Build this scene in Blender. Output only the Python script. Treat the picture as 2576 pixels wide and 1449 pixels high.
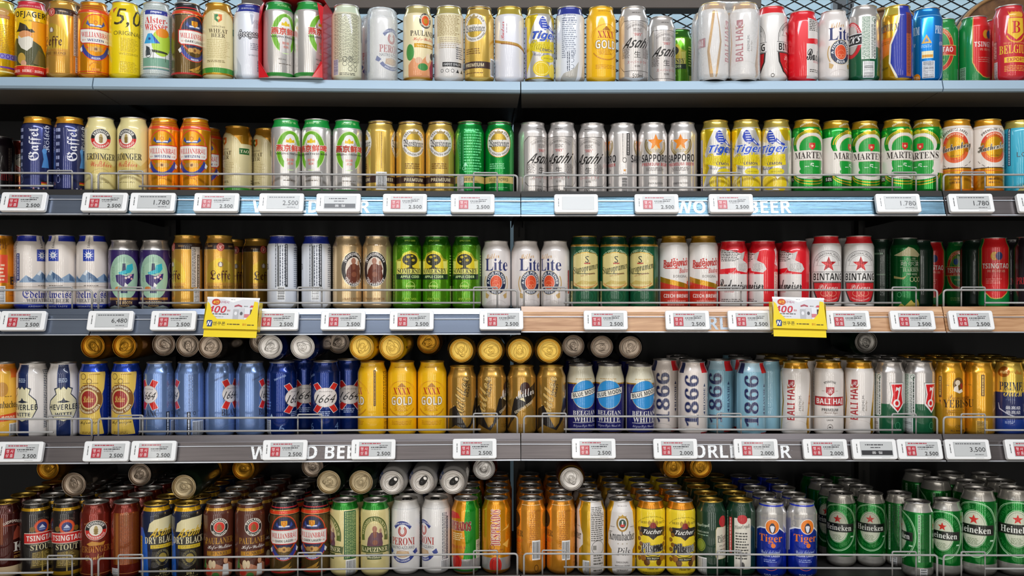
import bpy, math, random
from mathutils import Vector, Matrix
from mathutils.geometry import tessellate_polygon

for o in list(bpy.data.objects):
    bpy.data.objects.remove(o, do_unlink=True)
SC = bpy.context.scene
COL = SC.collection
PI = math.pi
random.seed(7)

# ---------------------------------------------------------------- camera, world, light
F = 2290.0            # focal length in pixels of the 2576 px wide frame
CAMD = 2.0            # camera to the front plane of the shelves
CAMH = 1.30           # camera height over the floor
cam = bpy.data.cameras.new('camera')
cam.sensor_fit = 'HORIZONTAL'; cam.sensor_width = 36.0; cam.lens = 36.0 * F / 2576.0
cam.clip_start = 0.05; cam.clip_end = 60
camo = bpy.data.objects.new('camera', cam); COL.objects.link(camo)
camo.location = (0, -CAMD, CAMH); camo.rotation_euler = (PI / 2, 0, 0)
SC.camera = camo
SC.view_settings.view_transform = 'Standard'; SC.view_settings.look = 'None'
SC.view_settings.gamma = 1.0; SC.view_settings.use_curve_mapping = False
SC.view_settings.exposure = -0.31
w = bpy.data.worlds.new('world'); SC.world = w; w.use_nodes = True
w.node_tree.nodes['Background'].inputs['Color'].default_value = (0.95, 0.95, 1.0, 1)
w.node_tree.nodes['Background'].inputs['Strength'].default_value = 0.04

def lamp(name, loc, rot, sx, sy, power, color=(1, 1, 1)):
    l = bpy.data.lights.new(name, 'AREA'); l.shape = 'RECTANGLE'; l.size = sx; l.size_y = sy
    l.energy = power; l.color = color
    o = bpy.data.objects.new(name, l); COL.objects.link(o); o.location = loc; o.rotation_euler = rot
    return o
CEIL = CAMH + 1.62
# long linear ceiling lamp running along the aisle in front of the shelves
lamp('ceiling_lamp', (0.25, -1.50, CEIL - 0.07), (0, 0, 0), 2.9, 0.40, 78, (0.90, 0.94, 1.0))
# rows of linear lamps running away across the shop
for i, lx in enumerate((-2.0, -0.8, 0.35, 1.5)):
    lamp('ceiling_lamp', (lx, -6.2, CEIL - 0.07), (0, 0, 0), 0.08, 6.4, 24, (1.0, 0.95, 0.88))
# unseen upright strip lights, added to draw vertical streaks on the cans
for lx in (-2.3, -1.15, -0.1, 0.95, 2.1):
    lamp('streak_light', (lx, -4.3, 1.25), (PI / 2, 0, 0), 0.09, 2.2, 13.5, (1.0, 0.97, 0.92))
# lamp over the wall behind the display
lamp('ceiling_lamp', (0, 0.70, CEIL - 0.25), (0, 0, 0), 3.6, 0.10, 26, (0.84, 0.93, 1.0))

# ---------------------------------------------------------------- helpers
def lin(h):
    h = h.lstrip('#'); v = [int(h[i:i + 2], 16) / 255 for i in (0, 2, 4)]
    return tuple(c / 12.92 if c <= 0.04045 else ((c + 0.055) / 1.055) ** 2.4 for c in v) + (1,)
MATS = {}
def mat(spec, rough=None, metal=None, coat=None, name=None):
    """spec 'RRGGBB' gloss paint, 'mRRGGBB' metallic ink, 'kRRGGBB' matt."""
    key = (spec, rough, metal, coat)
    if key in MATS: return MATS[key]
    m = bpy.data.materials.new(name or 'ink_' + spec); m.use_nodes = True
    b = m.node_tree.nodes['Principled BSDF']
    kind = spec[0] if len(spec) == 7 else 'p'
    col = spec[-6:]
    b.inputs['Base Color'].default_value = lin(col)
    r, me, co = {'p': (0.36, 0.10, 1.0), 'm': (0.24, 0.62, 0.9), 'k': (0.6, 0.0, 0.0)}[kind]
    b.inputs['Roughness'].default_value = rough if rough is not None else r
    b.inputs['Metallic'].default_value = metal if metal is not None else me
    b.inputs['Coat Weight'].default_value = coat if coat is not None else co
    b.inputs['Coat Roughness'].default_value = 0.045
    m.diffuse_color = lin(col)
    MATS[key] = m
    return m

def style(s, k):
    base = {'s': (0x1D400, 0x1D41A, 0x1D7CE), 'f': (0x1D56C, 0x1D586, None), 'c': (0x1D4D0, 0x1D4EA, None),
            'x': (0x1D5D4, 0x1D5EE, 0x1D7EC), 'i': (0x1D468, 0x1D482, None), 'y': (0x1D63C, 0x1D656, 0x1D7EC), 'I': (0x1D434, 0x1D44E, None)}.get(k)
    if not base: return s
    o = ''
    for c in s:
        if 'A' <= c <= 'Z': o += chr(base[0] + ord(c) - 65)
        elif 'a' <= c <= 'z': o += 'ℎ' if (k == 'I' and c == 'h') else chr(base[1] + ord(c) - 97)
        elif '0' <= c <= '9' and base[2]: o += chr(base[2] + ord(c) - 48)
        else: o += c
    return o
TXT = {}
TSC = bpy.data.scenes.new('type_setting')     # scratch scene for turning words into outlines, removed at the end
def text_tris(s, k='n'):
    """triangles of a word, fitted to the box (-.5,-.5)-(.5,.5)"""
    key = (s, k)
    if key in TXT: return TXT[key]
    c = bpy.data.curves.new('lettering', 'FONT'); c.body = style(s, k); c.resolution_u = 2
    o = bpy.data.objects.new('lettering', c)
    TSC.collection.objects.link(o)
    vl = TSC.view_layers[0]; vl.update()
    me = bpy.data.meshes.new_from_object(o.evaluated_get(vl.depsgraph))
    me.calc_loop_triangles()
    vs = [(v.co.x, v.co.y) for v in me.vertices]
    tr = [tuple(vs[i] for i in t.vertices) for t in me.loop_triangles]
    bpy.data.objects.remove(o); bpy.data.curves.remove(c); bpy.data.meshes.remove(me)
    if not tr: TXT[key] = []; return []
    xs = [p[0] for t in tr for p in t]; ys = [p[1] for t in tr for p in t]
    x0, x1, y0, y1 = min(xs), max(xs), min(ys), max(ys)
    w_, h_ = max(x1 - x0, 1e-6), max(y1 - y0, 1e-6)
    out = [tuple(((p[0] - x0) / w_ - .5, (p[1] - y0) / h_ - .5) for p in t) for t in tr]
    TXT[key] = out
    return out

# ---- 2-D artwork: every builder returns a list of (convex polygon, colour)
def cir(u, z, rx, ry, n=28, a0=0.0, a1=2 * PI):
    return [(u + rx * math.cos(a0 + (a1 - a0) * i / n), z + ry * math.sin(a0 + (a1 - a0) * i / n)) for i in range(n + (0 if abs(a1 - a0 - 2 * PI) < 1e-6 else 1))]
def B(z0, z1, c): return [([(-104, z0), (104, z0), (104, z1), (-104, z1)], c)]
def R(u, z, w_, h_, c): return [([(u - w_ / 2, z - h_ / 2), (u + w_ / 2, z - h_ / 2), (u + w_ / 2, z + h_ / 2), (u - w_ / 2, z + h_ / 2)], c)]
def E(u, z, rx, ry, c): return [(cir(u, z, rx, ry), c)]
def O(u, z, rx, ry, t, c, a0=0.0, a1=360.0):
    n = 32; a0, a1 = math.radians(a0), math.radians(a1); out = []
    for i in range(n):
        a, b = a0 + (a1 - a0) * i / n, a0 + (a1 - a0) * (i + 1) / n
        out.append(([(u + rx * math.cos(a), z + ry * math.sin(a)), (u + rx * math.cos(b), z + ry * math.sin(b)),
                     (u + (rx - t) * math.cos(b), z + (ry - t) * math.sin(b)), (u + (rx - t) * math.cos(a), z + (ry - t) * math.sin(a))], c))
    return out
def S(u, z, r, c, k=0.42, n=5):
    out = []
    pts = []
    for i in range(2 * n):
        a = PI / 2 + i * PI / n; q = r if i % 2 == 0 else r * k
        pts.append((u + q * math.cos(a), z + q * math.sin(a)))
    for i in range(0, 2 * n, 2): out.append(([(u, z), pts[i - 1], pts[i], pts[(i + 1)]], c))
    return out
def P(c, *pts):
    tr = tessellate_polygon([[Vector((p[0], p[1], 0)) for p in pts]])
    return [([pts[i] for i in t], c) for t in tr]
def T(u, z, w_, h_, s, c, k='n', rot=0, shear=0.0):
    a = math.radians(rot); ca, sa = math.cos(a), math.sin(a); out = []
    for t in text_tris(s, k):
        pp = []
        for x, y in t:
            X, Y = (x + shear * y) * w_, y * h_
            pp.append((u + X * ca - Y * sa, z + X * sa + Y * ca))
        out.append((pp, c))
    return out
def TO(u, z, w_, h_, s, c, oc, t, k='n', rot=0, shear=0.0):
    """word with an outline of thickness t in colour oc"""
    base = T(u, z, w_, h_, s, oc, k, rot, shear); out = []
    for dx, dz in ((t, 0), (-t, 0), (0, t), (0, -t), (t * .7, t * .7), (-t * .7, t * .7), (t * .7, -t * .7), (-t * .7, -t * .7)):
        out += [([(p[0] + dx, p[1] + dz) for p in q], cc) for q, cc in base]
    return out
def A(u, z, r, h, s, c, span, k='x', up=1, ry=None):
    """lettering on an arc; r = radius of its middle line, span in degrees"""
    out = []; q = (ry or r) / r
    for t in text_tris(s, k):
        pp = []
        for x, y in t:
            a = math.radians(abs(span)) * x
            rr = r + y * h if up > 0 else r - y * h
            pp.append((u + rr * math.sin(a), z + rr * q * math.cos(a) * up))
        out.append((pp, c))
    return out
def M(u, z, w_, h_, c, n=12, vert=False, seed=1, fill=0.5):
    """lines of small print"""
    rnd = random.Random(seed * 31 + int(abs(u) * 7 + abs(z) * 3)); out = []
    if vert:
        st = w_ / n
        for i in range(n):
            x = u - w_ / 2 + st * (i + .5); y = z + h_ / 2
            while y > z - h_ / 2 + 2:
                l = min(rnd.uniform(2, 8), y - (z - h_ / 2)); out += R(x, y - l / 2, st * fill, l, c); y -= l + rnd.uniform(.8, 1.6)
    else:
        st = h_ / n
        for i in range(n):
            y = z + h_ / 2 - st * (i + .5); x = u - w_ / 2; e = u + w_ / 2 - rnd.uniform(0, w_ * .25)
            while x < e - 2:
                l = min(rnd.uniform(2, 8), e - x); out += R(x + l / 2, y, l, st * fill, c); x += l + rnd.uniform(.8, 1.6)
    return out
def C(u, z, w_, h_, bg='F4F4F4', fg='202020', vert=False):
    """bar code"""
    out = R(u, z, w_, h_, bg); rnd = random.Random(int(u * 10 + z))
    if vert:
        y = z - h_ / 2 + 1.5
        while y < z + h_ / 2 - 1.5:
            b = rnd.choice((.7, 1.0, 1.5)); out += R(u, y + b / 2, w_ * .82, b, fg); y += b + rnd.choice((.7, 1.1))
    else:
        x = u - w_ / 2 + 1.5
        while x < u + w_ / 2 - 1.5:
            b = rnd.choice((.6, .9, 1.3)); out += R(x + b / 2, z, b, h_ * .86, fg); x += b + rnd.choice((.6, 1.0))
    return out
def SH(d, els):     # shift artwork round the can
    return [([(u + d, z) for u, z in p], c) for p, c in els]

# ---- wrapping artwork round a can
NSEG = 72
RB = 33.1
def profile(h, long_neck=False, rneck=26.4):
    k = 30 if long_neck else 22
    top = h - 4
    pr = [(0, 24.0), (1.2, 26.0), (6, 30.6), (9.5, 32.6), (12.5, RB)]
    z0 = top - k
    for i in range(0, 8):
        t = i / 7
        s = t * t * (3 - 2 * t) * .55 + t * .45
        pr.append((z0 + t * (k - 2.5), RB - (RB - rneck) * s))
    pr += [(top, rneck), (top + 1.6, rneck + .3)]
    return pr
def rad(pr, z):
    if z <= pr[0][0]: return pr[0][1]
    for (za, ra), (zb, rb) in zip(pr, pr[1:]):
        if z <= zb: return ra + (rb - ra) * (z - za) / max(zb - za, 1e-6)
    return pr[-1][1]
def slope(pr, z):
    for (za, ra), (zb, rb) in zip(pr, pr[1:]):
        if z <= zb: return (rb - ra) / max(zb - za, 1e-6)
    return 0
def cut(poly, ax, v):
    """split convex polygon by the line coord[ax] = v -> (below, above)"""
    lo, hi = [], []
    n = len(poly)
    for i in range(n):
        a, b = poly[i], poly[(i + 1) % n]
        fa, fb = a[ax] - v, b[ax] - v
        if fa <= 1e-9: lo.append(a)
        if fa >= -1e-9: hi.append(a)
        if (fa < -1e-9 and fb > 1e-9) or (fa > 1e-9 and fb < -1e-9):
            t = fa / (fa - fb); q = (a[0] + (b[0] - a[0]) * t, a[1] + (b[1] - a[1]) * t)
            lo.append(q); hi.append(q)
    return lo, hi
def area(p):
    s = 0
    for i in range(len(p)):
        a, b = p[i], p[(i + 1) % len(p)]; s += a[0] * b[1] - a[1] * b[0]
    return s / 2
def slices(poly, ax, lines):
    out = []; mn = min(p[ax] for p in poly); mx = max(p[ax] for p in poly)
    rest = poly
    for v in lines:
        if v <= mn + 1e-7: continue
        if v >= mx - 1e-7: break
        lo, rest = cut(rest, ax, v)
        if len(lo) > 2 and abs(area(lo)) > 1e-5: out.append(lo)
        if len(rest) < 3: return out
    if len(rest) > 2 and abs(area(rest)) > 1e-5: out.append(rest)
    return out
DU = 2 * PI * RB / NSEG
def body_mesh(name, h, base, els, long_neck=False):
    pr = profile(h, long_neck)
    zl = [p[0] for p in pr[1:-1]]
    ul = [DU * i for i in range(-NSEG, NSEG + 1)]
    verts, faces, fm, nor, mats, mi = [], [], [], [], [], {}
    def midx(c):
        if c not in mi: mi[c] = len(mats); mats.append(mat(c))
        return mi[c]
    def put(u, z, off, ueps):
        k = math.floor((u + ueps) / DU); t = (u - k * DU) / DU
        a0, a1 = k * DU / RB, (k + 1) * DU / RB
        r = rad(pr, z) + off
        x = r * ((1 - t) * math.sin(a0) + t * math.sin(a1)); y = -r * ((1 - t) * math.cos(a0) + t * math.cos(a1))
        verts.append((x / 1000, y / 1000, z / 1000))
        a = u / RB; s = slope(pr, z - 0.01)
        n = Vector((math.sin(a), -math.cos(a), -s)).normalized(); nor.append(n)
        return len(verts) - 1
    bi = midx(base)
    ring = []
    for z, r in pr:
        ring.append([])
        for i in range(NSEG):
            a = 2 * PI * i / NSEG
            verts.append((r * math.sin(a) / 1000, -r * math.cos(a) / 1000, z / 1000))
            sl = (slope(pr, z) + slope(pr, z + .02)) / 2
            nor.append(Vector((math.sin(a), -math.cos(a), -sl)).normalized()); ring[-1].append(len(verts) - 1)
    for a, b in zip(ring, ring[1:]):
        for i in range(NSEG):
            j = (i + 1) % NSEG
            faces.append((a[i], a[j], b[j], b[i])); fm.append(bi)
    # domed base
    verts.append((0, 0, 0.007)); nor.append(Vector((0, 0, -1))); cidx = len(verts) - 1
    bm_ = midx('mC8C8C8')
    for i in range(NSEG): faces.append((ring[0][(i + 1) % NSEG], ring[0][i], cidx)); fm.append(bm_)
    off = 0.0; last = None
    for el in els:
        off += 0.014
        for poly, c in el:
            if area(poly) < 0: poly = poly[::-1]
            ci = midx(c)
            us = [p[0] for p in poly]; zs = [p[1] for p in poly]
            if min(zs) > pr[-1][0] or max(zs) < 0: continue
            if min(zs) < .25:
                poly = cut(poly, 1, .25)[1]
                if len(poly) < 3: continue
            if max(zs) > pr[-1][0] - .3:
                poly = cut(poly, 1, pr[-1][0] - .3)[0]
                if len(poly) < 3: continue
            for q in slices(poly, 0, ul):
                for f in slices(q, 1, zl):
                    um = sum(p[0] for p in f) / len(f)
                    kk = math.floor(um / DU)
                    idx = []
                    for u, z in f:
                        ub = min(max(u, kk * DU), (kk + 1) * DU - 1e-6)
                        idx.append(put(ub, z, off, 1e-9))
                    faces.append(tuple(idx)); fm.append(ci)
    me = bpy.data.meshes.new(name)
    me.from_pydata(verts, [], faces)
    for m_ in mats: me.materials.append(m_)
    me.polygons.foreach_set('material_index', fm)
    me.polygons.foreach_set('use_smooth', [True] * len(faces))
    me.update()
    me.normals_split_custom_set_from_vertices(nor)
    return me

def revolve(prf, n=48, name='revolved', m=None, scale=0.001, closed_top=False):
    vs, fs = [], []
    for r, z in prf:
        for i in range(n):
            a = 2 * PI * i / n; vs.append((r * math.cos(a) * scale, r * math.sin(a) * scale, z * scale))
    for j in range(len(prf) - 1):
        for i in range(n):
            k = (i + 1) % n
            fs.append((j * n + i, j * n + k, (j + 1) * n + k, (j + 1) * n + i))
    fs.append(tuple(range((len(prf) - 1) * n, len(prf) * n)))
    return vs, fs

class MB:
    """collects shapes into one mesh"""
    def __init__(s): s.v = []; s.f = []; s.m = []; s.mats = []
    def mi(s, m):
        if m not in s.mats: s.mats.append(m)
        return s.mats.index(m)
    def add(s, vs, fs, m, M_=None):
        b = len(s.v)
        s.v += [tuple(M_ @ Vector(p)) for p in vs] if M_ else [tuple(p) for p in vs]
        i = s.mi(m)
        for f in fs: s.f.append(tuple(b + k for k in f)); s.m.append(i)
        return s
    def box(s, c, d, m, M_=None, bev=0):
        x, y, z = c; a, b, e = d[0] / 2, d[1] / 2, d[2] / 2
        if bev:
            o = []
            for sz, rr in ((-e, bev), (-e + bev, 0), (e - bev, 0), (e, bev)):
                o.append([(x + sx * (a - rr - q), y + sy * (b - rr - p), z + sz) for sx, sy, q, p in
                          ((-1, -1, bev, 0), (1, -1, bev, 0), (1, -1, 0, bev), (1, 1, 0, bev), (1, 1, bev, 0), (-1, 1, bev, 0), (-1, 1, 0, bev), (-1, -1, 0, bev))])
            vs = [p for r_ in o for p in r_]; fs = [tuple(range(7, -1, -1)), tuple(range(24, 32))]
            for j in range(3):
                for i in range(8):
                    k = (i + 1) % 8; fs.append((j * 8 + i, j * 8 + k, j * 8 + 8 + k, j * 8 + 8 + i))
            return s.add(vs, fs, m, M_)
        vs = [(x + i * a, y + j * b, z + k * e) for k in (-1, 1) for j in (-1, 1) for i in (-1, 1)]
        return s.add(vs, [(0, 2, 3, 1), (4, 5, 7, 6), (0, 1, 5, 4), (2, 6, 7, 3), (0, 4, 6, 2), (1, 3, 7, 5)], m, M_)
    def prism(s, prof, x0, x1, m, M_=None):
        """profile of (y,z) swept along x"""
        n = len(prof); vs = [(x0, y, z) for y, z in prof] + [(x1, y, z) for y, z in prof]
        fs = [(i, (i + 1) % n, n + (i + 1) % n, n + i) for i in range(n)] + [tuple(range(n - 1, -1, -1)), tuple(range(n, 2 * n))]
        return s.add(vs, fs, m, M_)
    def tube(s, pts, r, m, n=8, M_=None):
        pts = [Vector(p) for p in pts]; vs, fs = [], []
        up = None
        for i, p in enumerate(pts):
            d = (pts[min(i + 1, len(pts) - 1)] - pts[max(i - 1, 0)]).normalized()
            if up is None: up = d.orthogonal().normalized()
            up = (up - d * up.dot(d)).normalized(); sd = d.cross(up)
            for k in range(n):
                a = 2 * PI * k / n; vs.append(tuple(p + (up * math.cos(a) + sd * math.sin(a)) * r))
        for i in range(len(pts) - 1):
            for k in range(n):
                q = (k + 1) % n; fs.append((i * n + k, i * n + q, i * n + n + q, i * n + n + k))
        fs.append(tuple(range(n - 1, -1, -1))); fs.append(tuple(range((len(pts) - 1) * n, len(pts) * n)))
        return s.add(vs, fs, m, M_)
    def art(s, els, M_, t=0.00012, fn=mat):
        """flat artwork in millimetres laid on the local xz plane facing -y"""
        off = 0
        for el in els:
            off += t
            for poly, c in el:
                if area(poly) < 0: poly = poly[::-1]
                s.add([(u / 1000, -off, z / 1000) for u, z in poly], [tuple(range(len(poly)))], fn(c) if isinstance(c, str) else c, M_)
        return s
    def mesh(s, name, smooth=False):
        me = bpy.data.meshes.new(name); me.from_pydata(s.v, [], s.f)
        for m in s.mats: me.materials.append(m)
        me.polygons.foreach_set('material_index', s.m)
        me.polygons.foreach_set('use_smooth', [smooth] * len(s.f)); me.update()
        return me
    def obj(s, name, parent=None, smooth=False, loc=None):
        return link(name, s.mesh(name, smooth), parent, loc)
def link(name, me, parent=None, loc=None):
    o = bpy.data.objects.new(name, me); COL.objects.link(o)
    if parent: o.parent = parent
    if loc: o.location = loc
    return o
def tag(o, label=None, cat=None, group=None, kind=None):
    if label: o['label'] = label
    if cat: o['category'] = cat
    if group: o['group'] = group
    if kind: o['kind'] = kind
    return o
def thing(name, loc, rz=0, **k):
    o = bpy.data.objects.new(name, None); o.empty_display_size = 0.02; COL.objects.link(o)
    o.location = loc; o.rotation_euler = (0, 0, rz); return tag(o, **k)
def corner(path, r, n=5):
    """round the corners of a polyline"""
    out = [Vector(path[0])]
    for a, b, c in zip(path, path[1:], path[2:]):
        a, b, c = Vector(a), Vector(b), Vector(c)
        p, q = b + (a - b).normalized() * r, b + (c - b).normalized() * r
        for i in range(n + 1):
            t = i / n; out.append(p * (1 - t) ** 2 + b * 2 * t * (1 - t) + q * t * t)
    out.append(Vector(path[-1])); return out
# ---------------------------------------------------------------- printed can designs
# name: (height, base colour, lid colour, long neck, description, artwork)
D = {}
def design(name, h, base, lid, desc, els, long_neck=False, tab=None):
    D[name] = dict(h=h, base=base, lid=lid, desc=desc, els=els, long=long_neck, tab=tab)
SIL, GLD = 'mD4D0CC', 'mE0BC5C'
W, K = 'ECE8E4', '1A1614'

design('gold_purple', 168, 'mE8B808', GLD, 'golden yellow can with purple lettering', [
    B(143, 170, 'mE8DC60'), E(6, 142, 12, 9, 'C89A50'), R(8, 131, 22, 7, 'B06040'), T(8, 131, 18, 4, 'WEIZEN', 'F0D080'), M(4, 85, 70, 60, 'B88404', 16),
    R(4, 46, 62, 12, '8A80C8'), *[O(-18 + i * 11, 46, 4.5, 5, 1.6, '4A30A0') for i in range(5)], B(20, 24, '6A3090'), B(11, 14, 'F0E8A0'), B(15, 17, 'B07C10')])
design('hunter', 168, 'F2C400', SIL, 'yellow can showing bearded hunter in hat', [
    R(24, 90, 34, 62, 'F0A010'), B(150, 170, 'D02038'), B(148.5, 150, 'F8E060'), T(0, 155, 54, 4, 'WEIZENBOCK BIER', 'F0B0B0', 'x'),
    T(-2, 135, 78, 18, 'HOFJÄGER', '2A2008', 'x'), T(12, 122, 40, 4, 'seit 1888 braumeister', '50401A', 'c'),
    P('4A4A20', (-45, 10), (40, 10), (38, 50), (26, 70), (8, 80), (-30, 84), (-45, 60)), P('3A3018', (-26, 98), (8, 104), (14, 98), (6, 96), (-4, 112), (-18, 118), (-22, 104), (-30, 96)),
    E(-6, 92, 14, 8, 'E09860'), P('E4DED0', (-22, 90), (-14, 84), (2, 88), (10, 84), (8, 66), (-2, 56), (-14, 62), (-22, 74)), E(-14, 40, 9, 12, 'C8A040'), E(-9, 29, 6, 7, 'D8A080'),
    P('6A5A20', (10, 30), (38, 24), (38, 50), (20, 60)), B(5, 24, 'D8281C'), B(24, 25, 'F0D060'), T(0, 14, 66, 7, 'BIER · BIÈRE · BIRRA', 'F8E0D0', 's')])
LEFFE = [P('mE8C040', (-34, 62), (34, 62), (34, 84), (26, 104), (10, 114), (0, 117), (-10, 114), (-26, 104), (-34, 84)), B(136, 150, '3A2820'), B(135, 136, 'mE8C880'),
         E(0, 141, 8.5, 9.5, 'C02828'), O(0, 141, 6.5, 7.5, 1, 'F0C0A0'), T(0, 141, 6, 8, 'L', 'F4E0D0', 'f'), T(-24, 143, 12, 4, 'BELGISCH', 'D0A060', 's'), T(24, 143, 12, 4, 'BELGISCH', 'D0A060', 's'),
         E(0, 102, 6, 6, '8A6A50'), P('E8E0D0', (-3, 98), (3, 98), (3, 104), (0, 108), (-3, 104)), T(0, 76, 46, 26, 'Leffe', '4A1C10', 'f'), T(0, 52, 60, 6, 'BLONDE · BLOND', '6A3A10', 's'), R(0, 47, 66, .8, 'B07020'), R(0, 58, 66, .8, 'B07020'),
         R(58, 96, 22, 90, 'D8D0C8'), M(53, 96, 9, 88, '504840', 3, True), R(64, 80, 7, 88, '403830'), M(64, 80, 5, 84, 'C8C0B0', 1, True), C(60, 32, 16, 34, vert=True), M(84, 90, 12, 80, '8A5A20', 3, True), B(8, 9, 'B07828')]
design('golden_abbey', 168, 'mE4AC48', GLD, 'golden can with dark blackletter name', LEFFE)
def willian(bg, name2, inner, flt, hd):
    return [B(150.5, 152, hd), B(156, 157.5, hd), B(141, 148, 'E04018'), B(140, 141, 'mF0D080'),
            E(0, 98, 33, 41, 'E04828'), E(0, 98, 30.5, 38.5, bg), E(0, 98, 28.5, 36.5, inner), P('304A98', (-20, 116), (-12, 110), (12, 110), (20, 116), (16, 124), (13, 116), (-13, 116), (-16, 124)),
            P('E8E8F0', (-12, 112), (12, 112), (12, 115), (-12, 115)), P('mF0A820', (-7, 126), (7, 126), (7, 117), (0, 112), (-7, 117)), O(0, 120, 4, 4, 1.4, 'D06010'),
            P('D03028', (-36, 106), (36, 106), (36, 79), (30, 73), (-30, 73), (-36, 79)), P('F0ECE4', (-34, 104), (34, 104), (34, 80), (29, 75), (-29, 75), (-34, 80)),
            T(0, 94, 62, 14, 'WILLIANBRÄU', 'D02828', 's'), T(0, 81, 34 if name2 == 'WEIZEN' else 40, 5.5, name2, flt, 'x'), S(-27, 81, 3, 'D8A090'), S(27, 81, 3, 'D8A090'), S(-22, 81, 2, 'D8A090'), S(22, 81, 2, 'D8A090'),
            E(-9, 62, 6, 5, 'mD8A860'), E(0, 62, 7, 6.5, 'mD8A860'), E(9, 62, 6, 5, 'mD8A860'), E(0, 62, 3, 3, '7A4A20'),
            O(0, 76, 33, 38, 9, '303C90', 205, 335), O(0, 76, 34, 39, 1.6, 'E04828', 205, 335), A(0, 76, 34.4, 4, 'WEIZEN', 'F0F0F8', -30, 'x', -1), P('303C90', (-36, 62), (-26, 72), (-22, 62), (-30, 54)), P('303C90', (36, 62), (26, 72), (22, 62), (30, 54)), P('F0ECE4', (-36, 62), (-30, 67), (-28, 58), (-32, 55)), P('F0ECE4', (36, 62), (30, 67), (28, 58), (32, 55))]
design('orange_crest', 168, 'mF6A010', SIL, 'orange can with white banner crest', willian('mF6A010', 'WEIZEN', 'mF6A818', '283078', 'B03010') +
       [O(0, 22, 13, 12, 1, 'B86808', 0, 180), R(0, 18, 16, 5, 'E08C10'), B(12, 14, 'D04010'), B(8, 9, 'D04010'), M(62, 100, 12, 70, '8A2810', 3, True), R(62, 110, 13, 50, 'D84018'), M(62, 110, 9, 46, 'F0C090', 2, True), C(62, 40, 12, 40, vert=True)])
design('dark_crest', 168, 'm4A3818', SIL, 'black-brown striped can with red crest', [SH(0, sum([R(-102 + i * 2.9, 72, 1.3, 140, 'm9A7C48') for i in range(71)], [])), B(138, 170, '141018'), B(154, 157, 'E02838'), B(148.5, 150, 'mE8B850')] +
       willian('m6A5228', 'DARK LAGER', '1C2048', '1A1614', '141018') + [P('mE0A848', (-14, 18), (0, 24), (16, 34), (10, 22), (-4, 16)), P('mE0A848', (-10, 14), (2, 18), (18, 24), (8, 14)), R(62, 78, 18, 130, '1A1614'), M(62, 78, 13, 126, 'B8B0A0', 4, True), B(9, 13, 'C02820')])
design('yellow_five', 168, 'F6D800', SIL, 'plain yellow can with large 5,0', [T(4, 130, 60, 42, '5,0', '3A3010', 'n', 0, .18), T(2, 97, 64, 9, 'ORIGINAL', '4A3C10'), M(6, 72, 40, 30, 'C8A808', 10), T(4, 52, 44, 5, 'WEISSBIER', 'A88C08'), M(6, 24, 44, 24, 'C8A808', 7), B(8, 9, 'E8C800'), P('D05030', (-34, 150), (-24, 154), (-30, 140))])
design('camping', 168, 'C8D0CC', SIL, 'pale can picturing tent and camping table', [M(0, 84, 200, 164, 'B4BEBC', 34, seed=4), R(0, 82, 62, 126, '2A5A8A'), R(0, 82, 60, 124, 'EEF0EE'), R(0, 143, 50, 10, '2A3A9A'), T(0, 143, 24, 5, 'ENJOY', 'F4F4F8', 'x'),
    T(0, 126, 50, 15, 'Alster-', 'D83028', 's'), T(0, 110, 50, 14, 'wasser', 'D83028', 's'), R(0, 32, 60, 24, '7AA890'), E(12, 78, 22, 30, 'B8D840'), E(14, 99, 15, 10, 'F09018'), P('1C50B0', (-10, 97), (8, 76), (-2, 75)), P('38A8E0', (-10, 97), (-2, 75), (-27, 75), (-18, 96)), R(-14, 85, 5, 5, '184890'), P('303828', (-10, 62), (24, 58), (26, 54), (-8, 56)), R(-6, 50, 1, 18, '303828'), R(20, 46, 1, 18, '303828'), P('40484C', (-22, 70), (-14, 66), (-12, 50), (-22, 48)), O(-17, 54, 7, 10, 1, '303430'), R(0, 24, 60, 3, 'D8D0C8'), B(10, 11, 'A8B4B0')])
design('cream_wheat', 168, 'E6D8A4', GLD, 'cream can with green and red shield', [E(0, 120, 42, 36, 'E6D8A4'), P('mDC9C28', (-104, 170), (104, 170), (104, 125), (44, 125), (34, 138), (18, 148), (0, 152), (-18, 148), (-34, 138), (-44, 125), (-104, 125)), O(0, 120, 38, 30, 1, 'C8A848', 30, 150), P('1F7A3C', (-8, 140), (0, 140), (0, 122), (-8, 128)), P('E06A18', (0, 140), (8, 140), (8, 128), (0, 122)), E(0, 132, 3.5, 3.5, 'F0D890'), T(0, 113, 28, 4, 'TSINGTAO', '6A5A38', 's'), T(0, 104, 42, 9, 'WHEAT', '5A4A2A', 's'), T(0, 94, 30, 8.5, 'BEER', '5A4A2A', 's'),
    M(2, 66, 56, 42, 'B8A468', 11, fill=.25), M(0, 38, 50, 6, '8A7A4A', 2), B(13, 24, '3A9030'), B(9, 13, 'mE0A820'), M(86, 80, 22, 90, '8A7A4A', 6, True), R(52, 108, 26, 14, '2A6A30'), T(52, 108, 22, 7, 'TAO', 'F0E8C0', 's'), M(84, 30, 26, 30, '503828', 5)])
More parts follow.
